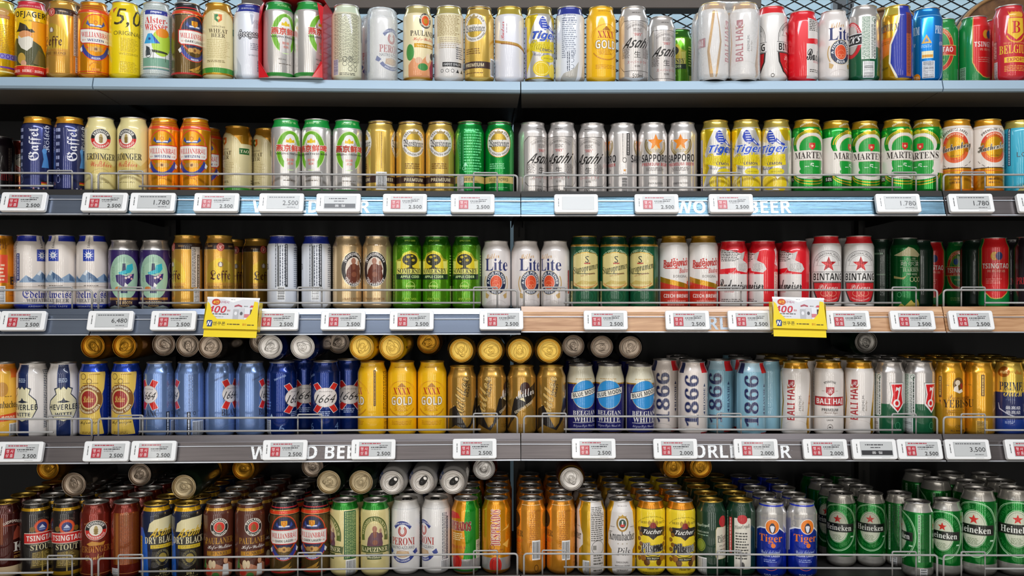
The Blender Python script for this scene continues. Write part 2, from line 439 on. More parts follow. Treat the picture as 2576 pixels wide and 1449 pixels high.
HOEB = [B(149, 170, '1C2E92'), B(148, 149, 'F4F4F8'), M(90, 100, 20, 90, '404858', 4, True), R(96, 100, 6, 96, '404448'), M(96, 100, 4, 92, 'C8C8D0', 1, True), R(78, 96, 5, 96, '505458'), M(74, 100, 8, 98, '50545C', 2, True), C(84, 38, 18, 30, vert=True), M(-76, 96, 34, 90, '8890A0', 20), T(-76, 146, 30, 4, 'THE ORIGINAL', '30386A', 's'), T(-76, 140, 26, 4, 'BELGIAN', '30386A', 's'), T(-76, 134, 28, 4, 'WHEAT BEER', '30386A', 's'), O(-70, 46, 5, 5, 1, '606878'), O(-70, 32, 5, 5, 1, '606878'), O(-70, 60, 5, 5, 1, '606878'), R(-78, 44, 12, 46, 'D4D8E0'), M(-78, 44, 8, 42, '404858', 2, True),
        P('B8B4AC', (-104, 0), (-60, 0), (-54, 44), (-64, 30), (-72, 24), (-88, 18)), P('C8C2B6', (-50, 0), (-34, 0), (-40, 40), (-44, 22))]
design('white_blue_neck', 168, 'E4E8F0', SIL, 'white can with dark blue neck', HOEB + [TO(14, 98, 70, 19, 'Hoegaarden', 0, '181C2C', 1.3, 'f'), T(14, 98, 70, 19, 'Hoegaarden', 'F0F0F4', 'f'), P('B8C0D0', (4, 148), (14, 150), (12, 126), (18, 132), (10, 118)), R(24, 122, 12, 18, 'B8BCC8'), M(20, 122, 14, 18, 'D8DCE8', 5), M(20, 72, 26, 16, '9098A8', 4), T(16, 53, 26, 3, 'NATURALLY CLOUDY', '707888'), P('C4CAD0', (-30, 5), (-12, 5), (-14, 30), (-26, 50), (-24, 20)), M(30, 30, 18, 24, '8088A0', 4, True), T(0, 156, 34, 4, 'THE ORIGINAL BELGIAN', 'D8DCF0', 's')])
design('silver_green', 168, 'mE2DEDA', SIL, 'silver can with green horseshoe', [B(148, 170, '12963C'), B(146.5, 148, 'mF0F0F0'), T(0, 158, 40, 5, '天然矿泉', 'B8E0A0'), O(0, 96, 31, 43, 11, '6CB01C'), O(0, 96, 32, 44, 1.4, 'D8F0B0'), P('mE2DEDA', (-14, 54), (14, 54), (12, 120), (-12, 120)), E(0, 118, 12, 14, 'EDEBE8'), P('E0B818', (-10, 113), (10, 113), (9, 120), (4, 118), (0, 124), (-4, 118), (-9, 120)), E(0, 117, 4, 5, 'F0D020'),
    TO(2, 101, 68, 15, '燕京鲜啤', 0, 'F4F0E8', 1.3), TO(2, 101, 68, 15, '燕京鲜啤', 0, 'D83820', .45), T(2, 101, 68, 15, '燕京鲜啤', 'D83820'), T(2, 88, 70, 5, 'YANJING FRESH BEER', '201C1C', 'x'), T(0, 75, 16, 7, '鲜啤', 'D86048'), T(0, 67, 14, 6, '清爽', 'D86048'), T(-8, 40, 16, 4, '啤酒 500ml', '605850'), M(0, 30, 30, 4, '706860', 1), B(4, 11, '2A9A38'),
    M(56, 90, 16, 120, '605850', 4, True), R(68, 92, 7, 70, '303030'), M(68, 92, 5, 66, 'D8D0C8', 1, True), R(62, 142, 12, 14, '3A9A50'), C(64, 32, 18, 34, vert=True), M(80, 90, 8, 120, '3A8A60', 2, True), R(88, 118, 5, 70, '2A7A50')])
design('cream_print', 168, 'E0DEC0', SIL, 'cream can covered in fine print', [B(149, 170, 'D0DCC0'), M(0, 92, 64, 108, '6A6A58', 22, True), R(44, 118, 4, 60, '4A4A40'), C(-26, 28, 14, 34, bg='C8CCD8', fg='6A70A0', vert=True), O(-4, 46, 5, 5, .9, '3A3A34'), O(8, 46, 5, 5, .9, '3A3A34'), T(10, 48, 12, 7, 'EAC', '3A3A34'), O(-4, 35, 5, 5, .9, '3A3A34'), O(8, 35, 5, 5, .9, '3A3A34'), O(20, 35, 5, 5, .9, '3A3A34'), O(8, 24, 5, 5, .9, '3A3A34'), O(20, 24, 4, 5, .9, '3A3A34'), M(4, 13, 40, 6, '5A5A50', 2)])
PER = [O(0, 62, 35, 60, 8, '2C3E8C', 52, 128), A(0, 72, 45, 4.4, 'PASSIONE E NATURALITÀ', 'E8E8F0', 74, 'x'), O(0, 99, 10, 12, 5, 'B83028', -240, 60), O(0, 99, 7.6, 9.4, .8, 'F0E0D8', -240, 60),
       T(0, 76, 58, 17, 'PERONI', 'B02820', 's'), T(0, 62, 56, 6.5, 'NASTRO AZZURRO', '3A3A48'), P('D8B890', (-14, 54), (14, 54), (18, 44), (4, 40), (-16, 42)), O(0, 48, 14, 8, .9, 'B88868'), O(0, 62, 34, 34, 8, '2C3E8C', 215, 325), A(0, 62, 30, 4, 'BIRRA SUPERIORE', 'E8E8F0', -66, 'x', -1), P('2C3E8C', (34, 60), (24, 52), (30, 46), (38, 50)), P('2C3E8C', (-34, 60), (-24, 52), (-30, 46), (-38, 50)),
       M(54, 84, 14, 110, '5A5C68', 4, True), R(62, 82, 6, 96, '404450'), M(62, 82, 4, 92, 'C0C0C8', 1, True), C(56, 20, 22, 26, vert=False), R(-60, 90, 10, 130, '3A4A98'), M(-60, 90, 6, 120, 'C8D0F0', 2, True), R(-72, 90, 8, 130, '6A80B8'), B(148, 148.8, 'C8C8C8')]
design('white_blue_ribbon', 168, 'E8E4E0', SIL, 'white can with blue ribbon, red capitals', PER, tab='1A1A1A')
design('cream_roundel', 168, 'EEDFB4', SIL, 'cream can with black and red roundel', [B(149, 170, 'mE4D48C'), E(6, 132, 15, 17, '2A2028'), E(6, 132, 11, 12.5, 'E8E0C8'), E(6, 132, 9.6, 11, 'E85818'), E(6, 131, 5, 6, 'C89020'), A(6, 132, 13, 3.6, 'PAULANER', 'F0E8D0', 150), A(6, 132, 13, 3.4, 'MÜNCHEN', 'F0E8D0', -120, 'x', -1), T(4, 104, 66, 12, 'PAULANER', '2C2220', 's'), T(6, 90, 58, 11, 'Hefe-Weißbier', 'D05038', 'c'), R(6, 77, 52, 9, 'mD8A020'), T(6, 77, 40, 5, 'NATURTRÜB', 'F4E8C0', 's'),
    E(-30, 62, 10, 18, '4A9848'), P('E09868', (-34, 6), (30, 6), (24, 44), (8, 56), (-6, 40), (-22, 50), (-34, 34)), E(0, 30, 12, 8, '3A8A40'), E(-10, 44, 8, 7, 'D8B090'), E(26, 56, 7, 8, '40302C'), P('A03040', (20, 4), (38, 4), (36, 46), (26, 50), (16, 30)), E(12, 50, 6, 10, 'F0DCC0'), B(4, 8, 'C89028')])
design('grey_print', 168, 'DCD8D4', SIL, 'grey-white can with back label print', [B(149, 170, 'mE0D078'), P('E4D8B0', (-30, 148), (30, 148), (30, 84), (-30, 84)), M(0, 122, 60, 46, 'A08858', 14), M(4, 84, 56, 26, 'B8A890', 6), M(26, 62, 20, 28, '606068', 6), R(8, 36, 46, 10, '1C1C20'), T(8, 36, 40, 6, '19세미만 판매금지', 'E8E8E8'), O(-16, 22, 3.5, 4, 1, '303034'), O(-4, 22, 4, 4, 1, '303034'), O(8, 22, 4, 4, 1, '303034'), P('303034', (16, 18), (20, 26), (24, 18)), P('303034', (28, 18), (32, 26), (36, 18)), R(-42, 40, 6, 50, 'A8A4B0')])
def wars(ring, band, bt, label, bc):
    o = [B(161, 163, '3A2418'), E(0, 118, 30, 33, ring), E(0, 118, 28.4, 31.4, 'E6E0D8'), E(0, 118, 20, 22, bc), O(0, 118, 20, 22, .8, 'A08850'), R(0, 117, 52, 15, 'E6E0D8'), T(0, 117, 50, 17, 'Warsteiner', '1C1820', 'f'),
         A(0, 118, 26, 4.2, 'SEIT      1753', '403830', 120), A(0, 118, 26.5, 4.2, 'DAS EINZIG WAHRE', '403830', -130, 'x', -1), P('A89058', (-8, 138), (8, 138), (10, 146), (5, 142), (0, 149), (-5, 142), (-10, 146)),
         M(0, 66, 42, 14, bt, 3), B(28, 43, band), T(0, 35.5, 46, 7.5, label[0], label[1], 'x'), T(72, 35.5, 22, 7.5, 'BEER', label[1], 'x'), M(0, 18, 46, 4, bt, 1), M(52, 100, 3, 80, bt, 1, True), R(60, 100, .8, 60, bt)]
    return o
WG = wars('mF0D080', '3A2420', '7A5418', ('PREMIUM', 'E0D0A8'), 'mE4C050')
design('gold_seal', 168, 'mE6C05C', 'mB0A090', 'gold can with round white seal', [e for e in WG] + [SH(104, e) for e in WG[1:10]] + [C(52, 32, 24, 40)])
WGG = wars('mE0A040', 'D8BC70', '7AC890', ('DOUBLE HOPPED', '3A4A20'), 'mE4C050')
design('green_seal', 168, 'm06983C', 'mA89880', 'green can with round white seal', WGG + [M(84, 100, 44, 100, '6ADC90', 16), C(52, 24, 20, 44), O(62, 60, 4, 4, 1, 'A8E8C0'), P('A8E8C0', (60, 66), (66, 74), (70, 66))])
design('white_gold_arc', 168, 'E2E2EA', GLD, 'white can with gold arc, red vertical script', [B(149, 170, 'mE0C850'), P('C09440', (-54, 100), (-20, 90), (20, 84), (54, 70), (54, 64), (20, 78), (-20, 84), (-54, 94)), P('A06830', (-20, 86), (22, 79), (54, 65), (54, 63), (20, 77), (-20, 83)), T(-16, 112, 40, 8, 'Budvar', 'D02838', 'c', 90), M(-6, 116, 2, 22, '8A3040', 1, True), M(-40, 24, 6, 30, '9890A0', 2, True)])
TIG = [P('mF0D020', (-60, 148), (-10, 148), (-24, 120), (-34, 90), (-22, 60), (-44, 10), (-60, 10)), P('mF0D020', (18, 148), (50, 148), (50, 120), (34, 120), (26, 132)), B(150, 170, 'mC8B050'),
       P('2444B4', (-6, 138), (0, 144), (6, 139), (10, 130), (14, 118), (6, 112), (-4, 118), (-9, 128)), *[R(2 + i * .9, 138 - i * 5.5, 12 - i * .6, 1.6, 'E8E8F4') for i in range(5)], P('2444B4', (14, 126), (24, 116), (34, 112), (32, 108), (20, 112), (12, 118)), P('E8E8F4', (16, 121), (24, 114), (23, 112), (15, 118)),
       TO(6, 100, 63, 22, 'Tiger', 0, 'F4F4FA', 1.1, 'x', 0, .15), T(6, 100, 63, 22, 'Tiger', '1E50C8', 'x', 0, .15), P('E8D020', (-34, 84), (34, 90), (36, 66), (0, 62), (-34, 70)), TO(2, 82, 64, 22, 'Radler', 0, 'B89010', .6, 'c', 6), T(2, 82, 64, 22, 'Radler', 'F0DC20', 'c', 6),
       T(10, 69, 32, 6, 'LEMON', '28286A', 'x'), T(4, 59, 50, 8, 'World Acclaimed', '606080', 'c', -3), E(14, 51, 18, 8, 'E0CC18'), T(14, 51, 24, 3, 'ASIAN LAGER', '8A7A10', 'x'), E(-2, 28, 20, 17, 'E8C818'), O(-2, 28, 17, 14, 1, 'F8F0A0'), E(26, 24, 12, 16, 'E8CC20'), R(-46, 70, 10, 110, 'A8A8C8'), R(-46, 32, 8, 60, '4A3C80'), M(-46, 32, 5, 56, 'E8E0F0', 1, True), B(6, 9, 'mE0B818')]
design('yellow_radler', 168, 'mE8E4DC', GLD, 'yellow-silver can with blue italic name', TIG)
XG = [A(0, 88, 38, 1, '—————————', 'E09010', 150), O(0, 92, 32, 34, .8, 'D88C08', 20, 340), T(0, 103, 40, 15, 'XXXX', 'B02018', 's'), P('B07010', (-10, 112), (10, 112), (4, 118), (0, 122), (-4, 118)), TO(0, 81, 50, 18.5, 'GOLD', 0, 'A86A10', 1.1, 'x'), T(0, 81, 50, 18.5, 'GOLD', 'F8F0DC', 'x'), M(0, 64, 34, 12, 'C88408', 4), M(0, 32, 50, 10, 'D08C10', 3), O(0, 84, 38, 38, 3, 'D08C10', 215, 325), M(0, 156, 40, 3, 'B87808', 1), M(84, 95, 26, 104, '5A3808', 6, True), C(84, 32, 24, 40, bg='F0B818', fg='3A2408', vert=True), R(50, 110, 5, 80, '3A2410'), M(50, 110, 3, 76, 'E0A030', 1, True)]
design('yellow_four_x', 168, 'F8BE0C', GLD, 'yellow can with four red X letters', XG)
ASA = [P('2A2422', (-33, 134), (33, 134), (44, 122), (44, 34), (33, 22), (-33, 22), (-44, 34), (-44, 122)), P('mE2DCD8', (-32.4, 133), (32.4, 133), (43, 121.6), (43, 34.4), (32.4, 23), (-32.4, 23), (-43, 34.4), (-43, 121.6)), A(0, 84, 40, 5, 'ASAHI BREWERIES LIMITED', '4A4240', 78, 's'), O(0, 84, 44, 46, .6, '4A4240', 50, 130), M(0, 113, 20, 8, '6A605C', 3), T(0, 103, 20, 6.5, '"DRY"', 'B03030', 's'),
       T(0, 85, 60, 24, 'Asahi', '16120F', 'y', 0, .22), T(-1, 59, 15, 14, '生', '16120F'), M(-27, 62, 20, 22, '5A524E', 9), M(24, 62, 24, 22, '5A524E', 9), T(0, 42, 48, 7, 'スーパードライ', 'A03030'), M(0, 33, 14, 5, '5A524E', 2), T(0, 12, 24, 9, '500ml', '1C1815'), M(0, 152, 26, 3, '4A4240', 1), M(56, 92, 8, 90, '6A6664', 2, True), R(64, 100, 5, 70, '3A3634'), C(66, 30, 14, 36, vert=True)]
design('silver_dry', 168, 'mE2DCD8', SIL, 'silver can with black octagon frame', ASA)
SAP = [S(0, 121, 19, 'F08A18', .45), P('E8C890', (-6, 108), (0, 116), (6, 108), (0, 102)), O(0, 116, 26, 26, 3, 'mA89058', 150, 245), O(0, 116, 26, 26, 3, 'mA89058', -65, 30), O(0, 116, 22, 22, 3, 'mC8B070', 160, 245), O(0, 116, 22, 22, 3, 'mC8B070', -65, 20), M(0, 102, 34, 8, 'A89868', 4), T(0, 86, 68, 17, 'SAPPORO', '18141A', 'x'), T(0, 72, 66, 7, 'PREMIUM BEER', 'B04040', 'x'), M(0, 61, 44, 9, '6A6260', 3), T(0, 29, 34, 4.5, 'IMPORTED', '3A3634', 's'), M(0, 18, 44, 4, '4A4644', 1)]
design('silver_star', 168, 'mE4DEDA', SIL, 'silver can with orange star', SAP + [SH(104, e) for e in SAP[:8]] + [R(62, 118, 7, 50, '1E1A1A'), M(62, 118, 5, 46, 'D8D0CC', 1, True), M(50, 112, 3, 60, '6A6260', 1, True), O(54, 82, 5, 6, 1.4, '3A3634'), S(54, 59, 4, 'E09020'), R(54, 52, 8, .7, '6A6260'), C(54, 24, 14, 40, bg='D8D0CC', vert=True)])
BH1 = [P('mD8A020', (-42, 148), (-36, 110), (-34, 80), (-40, 40), (-44, 4), (-40, 4), (-34, 44), (-30, 80), (-34, 112), (-40, 148)), P('mD8A020', (42, 148), (36, 110), (30, 70), (24, 30), (28, 4), (36, 4), (34, 44), (38, 80), (40, 148)), T(-12, 76, 76, 17, 'BALI HAI', 'B02830', 'x', 90), P('B02830', (-18, 128), (-4, 128), (-4, 118), (-11, 110), (-18, 118)), T(-11, 120, 9, 9, 'B', 'F0E0E0', 'c'), O(-11, 118, 10, 12, 1, 'C8A860', 180, 360), T(8, 76, 38, 5.5, '-PREMIUM-', '2A2424', 'n', 90), T(15, 70, 24, 5, 'Munich Lager', '7A6040', 'c', 90), O(0, 20, 28, 18, .8, 'D0C4BC', 30, 150)]
BH2 = [A(0, 98, 26, 5, 'INTERNATIONAL', '3A3234', 60), P('B02830', (-9, 112), (9, 112), (9, 100), (0, 92), (-9, 100)), T(0, 103, 11, 12, 'B', 'F0E0E0', 'c'), R(-15, 103, 6, 1, 'B0A090'), R(15, 103, 6, 1, 'B0A090'), R(0, 80, 76, 20, '8A1C24'), R(0, 80, 73, 17, 'C02830'), T(0, 80, 64, 12, 'BALI HAI', 'F6F0EC', 'x'), T(0, 61, 36, 6, 'PREMIUM', '2A2424', 'x'), T(2, 54, 30, 6, 'Munich Lager', '7A6050', 'c'), T(0, 38, 14, 3.4, 'LAGER', '2A2424', 'x'), O(0, 22, 6, 7, 1, '6A605C'), R(0, 22, 6, 3, '3A3432')]
design('white_vertical_red', 168, 'E8E0DA', GLD, 'white can with vertical red name', [B(153, 170, 'mE0A020')] + BH1 + [SH(104, e) for e in BH2] + [SH(52, P('mD8A020', (-8, 148), (-3, 110), (4, 60), (-4, 4), (4, 4), (10, 60), (2, 110), (-2, 148))), M(58, 95, 10, 100, '3A3432', 3, True), SH(-52, P('mD8A020', (8, 148), (3, 110), (-4, 60), (4, 4), (-4, 4), (-10, 60), (-2, 110), (2, 148)))])
BIN = [O(0, 96, 38, 38, 1, '2A2422', 0, 180), O(0, 96, 35, 35, .6, '2A2422', 0, 180), O(0, 96, 27, 27, .7, '4A4240', 10, 170), A(0, 96, 31, 4, 'INTERNATIONAL PILSENER', '3A3230', 126), R(-37.5, 92, 1, 10, '2A2422'), R(37.5, 92, 1, 10, '2A2422'), R(0, 100, 60, .5, 'A09890'), S(0, 103, 18, 'C82028', .4), *[P('E04040' if i % 2 else 'A01820', (0, 103), (18 * math.cos(PI / 2 + i * 2 * PI / 5), 103 + 18 * math.sin(PI / 2 + i * 2 * PI / 5)), (7.4 * math.cos(PI / 2 + i * 2 * PI / 5 + PI / 5), 103 + 7.4 * math.sin(PI / 2 + i * 2 * PI / 5 + PI / 5))) for i in range(5)],
       R(0, 75, 82, 22, '2A2422'), R(0, 75, 83, 20, 'E4E0DC'), T(0, 75, 74, 16, 'BINTANG', '141010', 'x'), P('2A2422', (-39, 63), (39, 63), (37, 42), (26, 20), (10, 12), (-10, 12), (-26, 20), (-37, 42)), P('D02028', (-35, 61), (35, 61), (33, 42), (23, 22), (9, 16), (-9, 16), (-23, 22), (-33, 42)), T(0, 52, 44, 11, 'Pilsener', 'F4E0D8', 'c'), O(-9, 38, 9, 7, 1, 'E8A080'), O(9, 38, 9, 7, 1, 'E8A080'), O(0, 39, 8, 8, 1, 'E8A080'), A(0, 56, 34, 3, 'BREWED WITH QUALITY INGREDIENTS', 'F0C8C0', -70, 'x', -1)]
design('white_red_star', 168, 'E4E0DC', SIL, 'white can with red star emblem', [B(150, 170, 'DE2028'), B(149, 150, 'F4F0F0')] + BIN + [SH(104, e) for e in BIN] + [O(54, 12, 4, 4, 1, '3A3432')])
design('red_white_patches', 157, 'E01424', SIL, 'red can with white label patches', [P('E6E0DC', (-58, 138), (2, 126), (-6, 96), (-58, 92)), M(-30, 122, 50, 26, '3A3634', 7), O(-38, 102, 22, 22, 1, 'A8A09C', 250, 450), P('C8C2BE', (-6, 128), (4, 132), (-2, 110), (-12, 112)), P('DCD6D2', (-24, 108), (-10, 116), (14, 104), (20, 92), (12, 84), (-16, 88)), T(-1, 99, 24, 14, 'EST 1876', 'A8A29E', 'c'), M(0, 90, 24, 6, 'A8A29E', 2), T(-22, 82, 26, 3.4, 'REGISTERED', 'F8E0E0', 'x'),
    R(-24, 43, 74, 76, 'E6E0DC'), TO(-24, 57, 74, 25, 'Budweiser', 0, '18141A', .35, 'c'), T(-24, 57, 74, 25, 'Budweiser', '18141A', 'c'), T(-34, 42, 22, 5, 'KING OF BEERS', 'C03040', 's'), M(-24, 22, 60, 8, '5A5452', 2), O(-24, 12, 22, 14, .8, 'C8C0BC', 30, 150), P('F0D8D8', (40, 136), (52, 142), (46, 120), (52, 98), (40, 104), (44, 120)), T(46, 118, 30, 6, 'Budweiser', 'E01424', 'c', 80), R(46, 66, 14, 40, 'F0D8C8'), M(46, 66, 10, 38, 'C04040', 3, True), C(46, 26, 14, 34, vert=True)], long_neck=False)
LIT = [T(-10, 121, 34, 12, 'Miller', 'C8964C', 'c', 8), T(1, 102, 56, 28, 'Lite', '26306C', 's'), E(0, 62, 25, 28, 'D8C8A8'), E(0, 62, 23.5, 26.5, '1E2A4C'), E(0, 62, 14.5, 17.5, 'E4D8D0'), E(0, 62, 13.2, 16, 'E05028'), O(0, 58, 9, 9, 1, 'F08860'), O(-4, 54, 4, 4, 1, 'F09870'), O(4, 54, 4, 4, 1, 'F09870'), A(0, 62, 19, 5, 'A FINE PILSNER', 'F0F0F0', 200, 'x', 1, 22), A(0, 62, 19, 5, 'BEER', 'F0F0F0', -60, 'x', -1, 22), O(0, 60, 30, 34, 2.4, 'C8A468', 150, 215), O(0, 60, 30, 34, 2.4, 'C8A468', -35, 30), P('C8A468', (-26, 40), (-16, 34), (-20, 26), (-26, 28)), P('C8A468', (26, 40), (16, 34), (20, 26), (26, 28)), O(0, 8, 26, 16, .8, 'CCC0BC', 25, 155), T(50, 76, 46, 5, 'A fine pilsner', '6A4050', 'c', 90), R(52, 60, 6, 60, 'B83038'), C(56, 22, 14, 30, vert=True)]
design('white_pilsner', 157, 'E4DCD8', SIL, 'white can with navy name, orange oval', LIT, tab=None)
design('silver_red_shield', 168, 'mD0CAC6', SIL, 'silver-green can with red key shield', [B(3, 74, '0E5A38'), R(-34, 94, 32, 94, 'E0E4DC'), M(-40, 94, 16, 92, '2A6A4A', 6, True), R(-26, 86, 8, 78, 'E8E8E4'), M(-26, 86, 6, 74, '4A5A50', 2, True), R(-20, 94, 7, 90, 'E4E4E0'), M(-20, 92, 5, 86, '2A3A30', 1, True), C(-34, 24, 26, 36, vert=True), O(-22, 134, 5, 5, 1, '2A6A4A'),
    P('2A3A30', (2, 122), (36, 122), (34, 96), (38, 74), (20, 52), (2, 72), (6, 96)), P('F0ECE8', (3, 121), (35, 121), (33, 96), (37, 75), (20, 54), (3, 73), (7, 96)), P('DE1C24', (6, 118), (32, 118), (30, 96), (34, 76), (20, 58), (6, 76), (10, 96)), O(18, 76, 8, 9, 4, 'F4F0EC'), P('F4F0EC', (18, 82), (21, 82), (28, 112), (24, 113)), P('F4F0EC', (24, 110), (16, 112), (15, 102), (19, 106), (23, 102)), O(20, 26, 6, 8, 1, '4A9A70'),
    O(-74, 92, 26, 40, 8, 'C81C28'), E(-74, 92, 17, 31, 'mD0CAC6'), A(-74, 92, 22, 4, 'BREMEN GERMANY', 'F0E0E0', 150, 'x', 1, 34), R(-76, 92, 56, 26, 'E8E8E8'), R(-76, 92, 54, 23, '1A1A1C'), T(-76, 92, 48, 15, "BECK'S", 'F0F0F0', 'x', 0, .15)])
design('gold_blue_curve', 168, 'mE0A818', GLD, 'gold can with royal blue curve', [B(146, 170, 'mE8D050'), P('D87818', (-50, 96), (-4, 96), (-14, 60), (-50, 50)), P('1C30A0', (6, 168), (34, 168), (50, 120), (50, 6), (2, 6), (-14, 40), (-12, 80), (0, 110), (6, 140)), P('F0E8D0', (2, 168), (6, 168), (6, 140), (0, 110), (-12, 80), (-14, 40), (2, 6), (-3, 6), (-18, 40), (-16, 80), (-4, 110), (2, 140)), R(27, 80, 14, 140, '7A3848'), R(27, 56, 14, 94, 'B86038'), M(27, 80, 9, 130, '5A2828', 3, True), R(48, 80, 22, 140, '2A2468'), T(-22, 118, 54, 15, 'PREMIUM', '2A3060', 's'), T(-30, 128, 20, 14, 'The', '5A5020', 'c'), M(-26, 86, 34, 8, 'A06810', 2), T(-30, 30, 22, 5, 'LUXURY', '403810', 'x')])
design('bright_blue', 168, 'm0E8CE8', SIL, 'bright blue can with white PREMIUM', [B(148, 149, '8AD0F8'), T(-36, 116, 42, 18, 'PREMIUM', 'D8E8F8', 's'), T(40, 116, 44, 18, 'PREMIUM', 'D8E8F8', 's'), P('E0B050', (0, 106), (11, 86), (-11, 86)), P('3A90E0', (0, 99), (5, 90), (-5, 90)), M(0, 80, 22, 7, 'A8D0F0', 3), R(2, 61, 24, 16, 'E8E0B8'), R(2, 58, 22, 6, 'D89828'), C(4, 28, 26, 38, bg='E8ECF4', fg='303850', vert=True), E(-22, 12, 9, 9, 'E08818'), T(-22, 12, 14, 6, '7.5%', 'F8E8C0', 'x'), O(6, 60, 40, 70, 2, 'C8E0F8', -70, -10), T(-34, 86, 18, 8, 'Malt', 'D8E8F8', 'c'), T(36, 86, 14, 10, '(香)', 'D8E8F8')])
TSG = [O(0, 94, 34, 50, 8, 'D03020'), O(0, 94, 35, 51, 1.2, 'E8C060'), O(0, 94, 26, 42, 1.2, 'E8C060'), A(0, 94, 30, 4, 'TSINGTAO BREWERY', 'F0C890', 110, 'x', 1, 46), E(-6, 118, 12, 14, '6A9A28'), E(-8, 116, 6, 8, '2050A0'), R(0, 92, 84, 24, 'E8C060'), R(0, 92, 84, 21, 'D02C20'), T(0, 94, 64, 12, 'TSINGTAO', 'F6EEE8', 'x'), T(0, 84, 30, 5, '青島啤酒', 'F0C0A0'), T(0, 70, 24, 4, 'PREMIUM', 'B8D870', 'x'), M(0, 22, 44, 10, '8AC060', 3), T(0, 158, 30, 3.5, 'TSINGTAO BEER', '8AD070', 'x'), C(56, 28, 16, 44, bg='8AB898', fg='0E4A28', vert=True)]
design('green_red_banner', 168, '0C8A3A', SIL, 'green can with red banner and ring', TSG)
design('green_red_panel', 168, '0C8A40', SIL, 'green can with wide red panel', [P('E0B050', (-33, 172), (37, 172), (37, 60), (28, 38), (14, 26), (0, 24), (-10, 26), (-24, 40), (-33, 60)), P('E01C20', (-31, 172), (35, 172), (35, 60), (27, 40), (13, 28), (0, 26), (-9, 28), (-22, 41), (-31, 60)), E(-2, 124, 8, 10, 'E0A828'), E(8, 124, 8, 10, '1C2A70'), O(8, 124, 9, 11, 1.6, 'D84020'), T(2, 101, 62, 12, 'TSINGTAO', 'F6EEE8', 'x'), T(2, 89, 40, 6, '青島啤酒', 'F0B098'), M(0, 66, 40, 14, 'F0A090', 3, fill=.3), C(-56, 30, 18, 44, bg='A8D0B0', fg='0E5A30', vert=True), M(56, 60, 10, 60, '8AD8A8', 3, True), B(4, 8, 'mD0A030')])
design('red_crowned', 168, 'C8202C', SIL, 'crimson can with gold crowned shield', [P('E8A828', (-12, 150), (12, 150), (14, 138), (-14, 138)), *[P('E8A828', (-14 + i * 6, 140), (-18 + i * 8.6, 154), (-9 + i * 6, 140)) for i in range(5)], P('F0C030', (-16, 136), (16, 136), (18, 104), (0, 88), (-18, 104)), T(0, 116, 18, 26, 'B', 'C82028', 's'), O(0, 106, 22, 24, 3, 'E8A828', 200, 340), T(0, 82, 52, 3.6, 'THE KING OF BELGIAN BEER', 'E8A060', 's'), T(0, 68, 70, 19, 'BELGIUM', 'F0C030', 's'), R(0, 45, 48, 12, 'F0C030'), T(0, 45, 38, 8, 'EXPORT', 'B82028', 'x'), M(0, 26, 48, 14, 'E89848', 4), C(-44, 24, 10, 40, bg='E8C8C8', vert=True), R(-46, 70, 12, 40, 'A02030'), M(-46, 70, 8, 36, 'F0B0A0', 3, True), M(84, 100, 40, 60, 'E88070', 14), C(84, 30, 30, 50, bg='F0C8C0', fg='701018')])
design('navy_gothic', 168, 'm363E74', GLD, 'navy can with vertical white gothic name', [B(153, 170, 'mE8A020'), B(150, 153, 'm182050'), T(-6, 106, 72, 26, 'Gaffel', 'E4E4EC', 'f', 90), T(20, 120, 58, 17, 'Kölsch', 'D0D4E4', 'f', 90), P('4A88C8', (8, 56), (24, 56), (22, 72), (18, 88), (14, 96), (10, 88), (12, 74)), E(14, 92, 5, 6, '5A98D8'), M(-38, 100, 12, 90, 'A8B0D8', 6), R(14, 26, 14, 3, '181818'), R(14, 23, 14, 3, 'C82820'), R(14, 20, 14, 3, 'E0B020'), M(30, 22, 18, 10, 'C0C8E0', 4), E(-38, 30, 6, 9, 'm2A3478'), O(-38, 30, 5, 8, 1, 'A8B0D8'), O(-38, 46, 5, 8, 1, 'A8B0D8'), S(-8, 10, 3, 'D89090'), S(2, 10, 3, 'D0D0E0'), S(12, 10, 3, 'D89090')])
ERD = [E(0, 119, 22, 22, 'F0E8D8'), O(0, 119, 21, 21, 8.5, '1C1A1C', 0, 180), O(0, 119, 21, 21, 8.5, 'D02820', 180, 360), A(0, 119, 16.6, 5.6, 'ERDINGER', 'F4F0E8', 130), A(0, 119, 16.6, 5.2, 'WEISSBRÄU', 'F4E8E0', -132, 'x', -1), E(0, 119, 4, 10, 'B8A060'), *[P('8A7030', (-5, 112 + i * 4), (0, 109 + i * 4), (5, 112 + i * 4), (0, 115 + i * 4)) for i in range(3)]]
design('cream_oval', 168, 'E6D898', SIL, 'cream-yellow can with black and red oval', [P('D8C070', (-52, 60), (-10, 90), (30, 60), (52, 80), (52, 60), (10, 40), (-40, 46))] + ERD + [T(0, 98, 36, 4, 'Privatbrauerei', '7A6A30', 'c'), T(0, 80, 66, 14, 'ERDINGER', '1E1A1C', 's'), T(0, 64, 46, 13, 'Weißbier', 'D05038', 'c'), O(0, 24, 28, 30, .9, 'B8A868', 25, 155), T(0, 24, 36, 4, 'mit feiner Hefe', '5A4A28', 'c'), M(58, 80, 14, 120, 'A08C50', 5, True)])
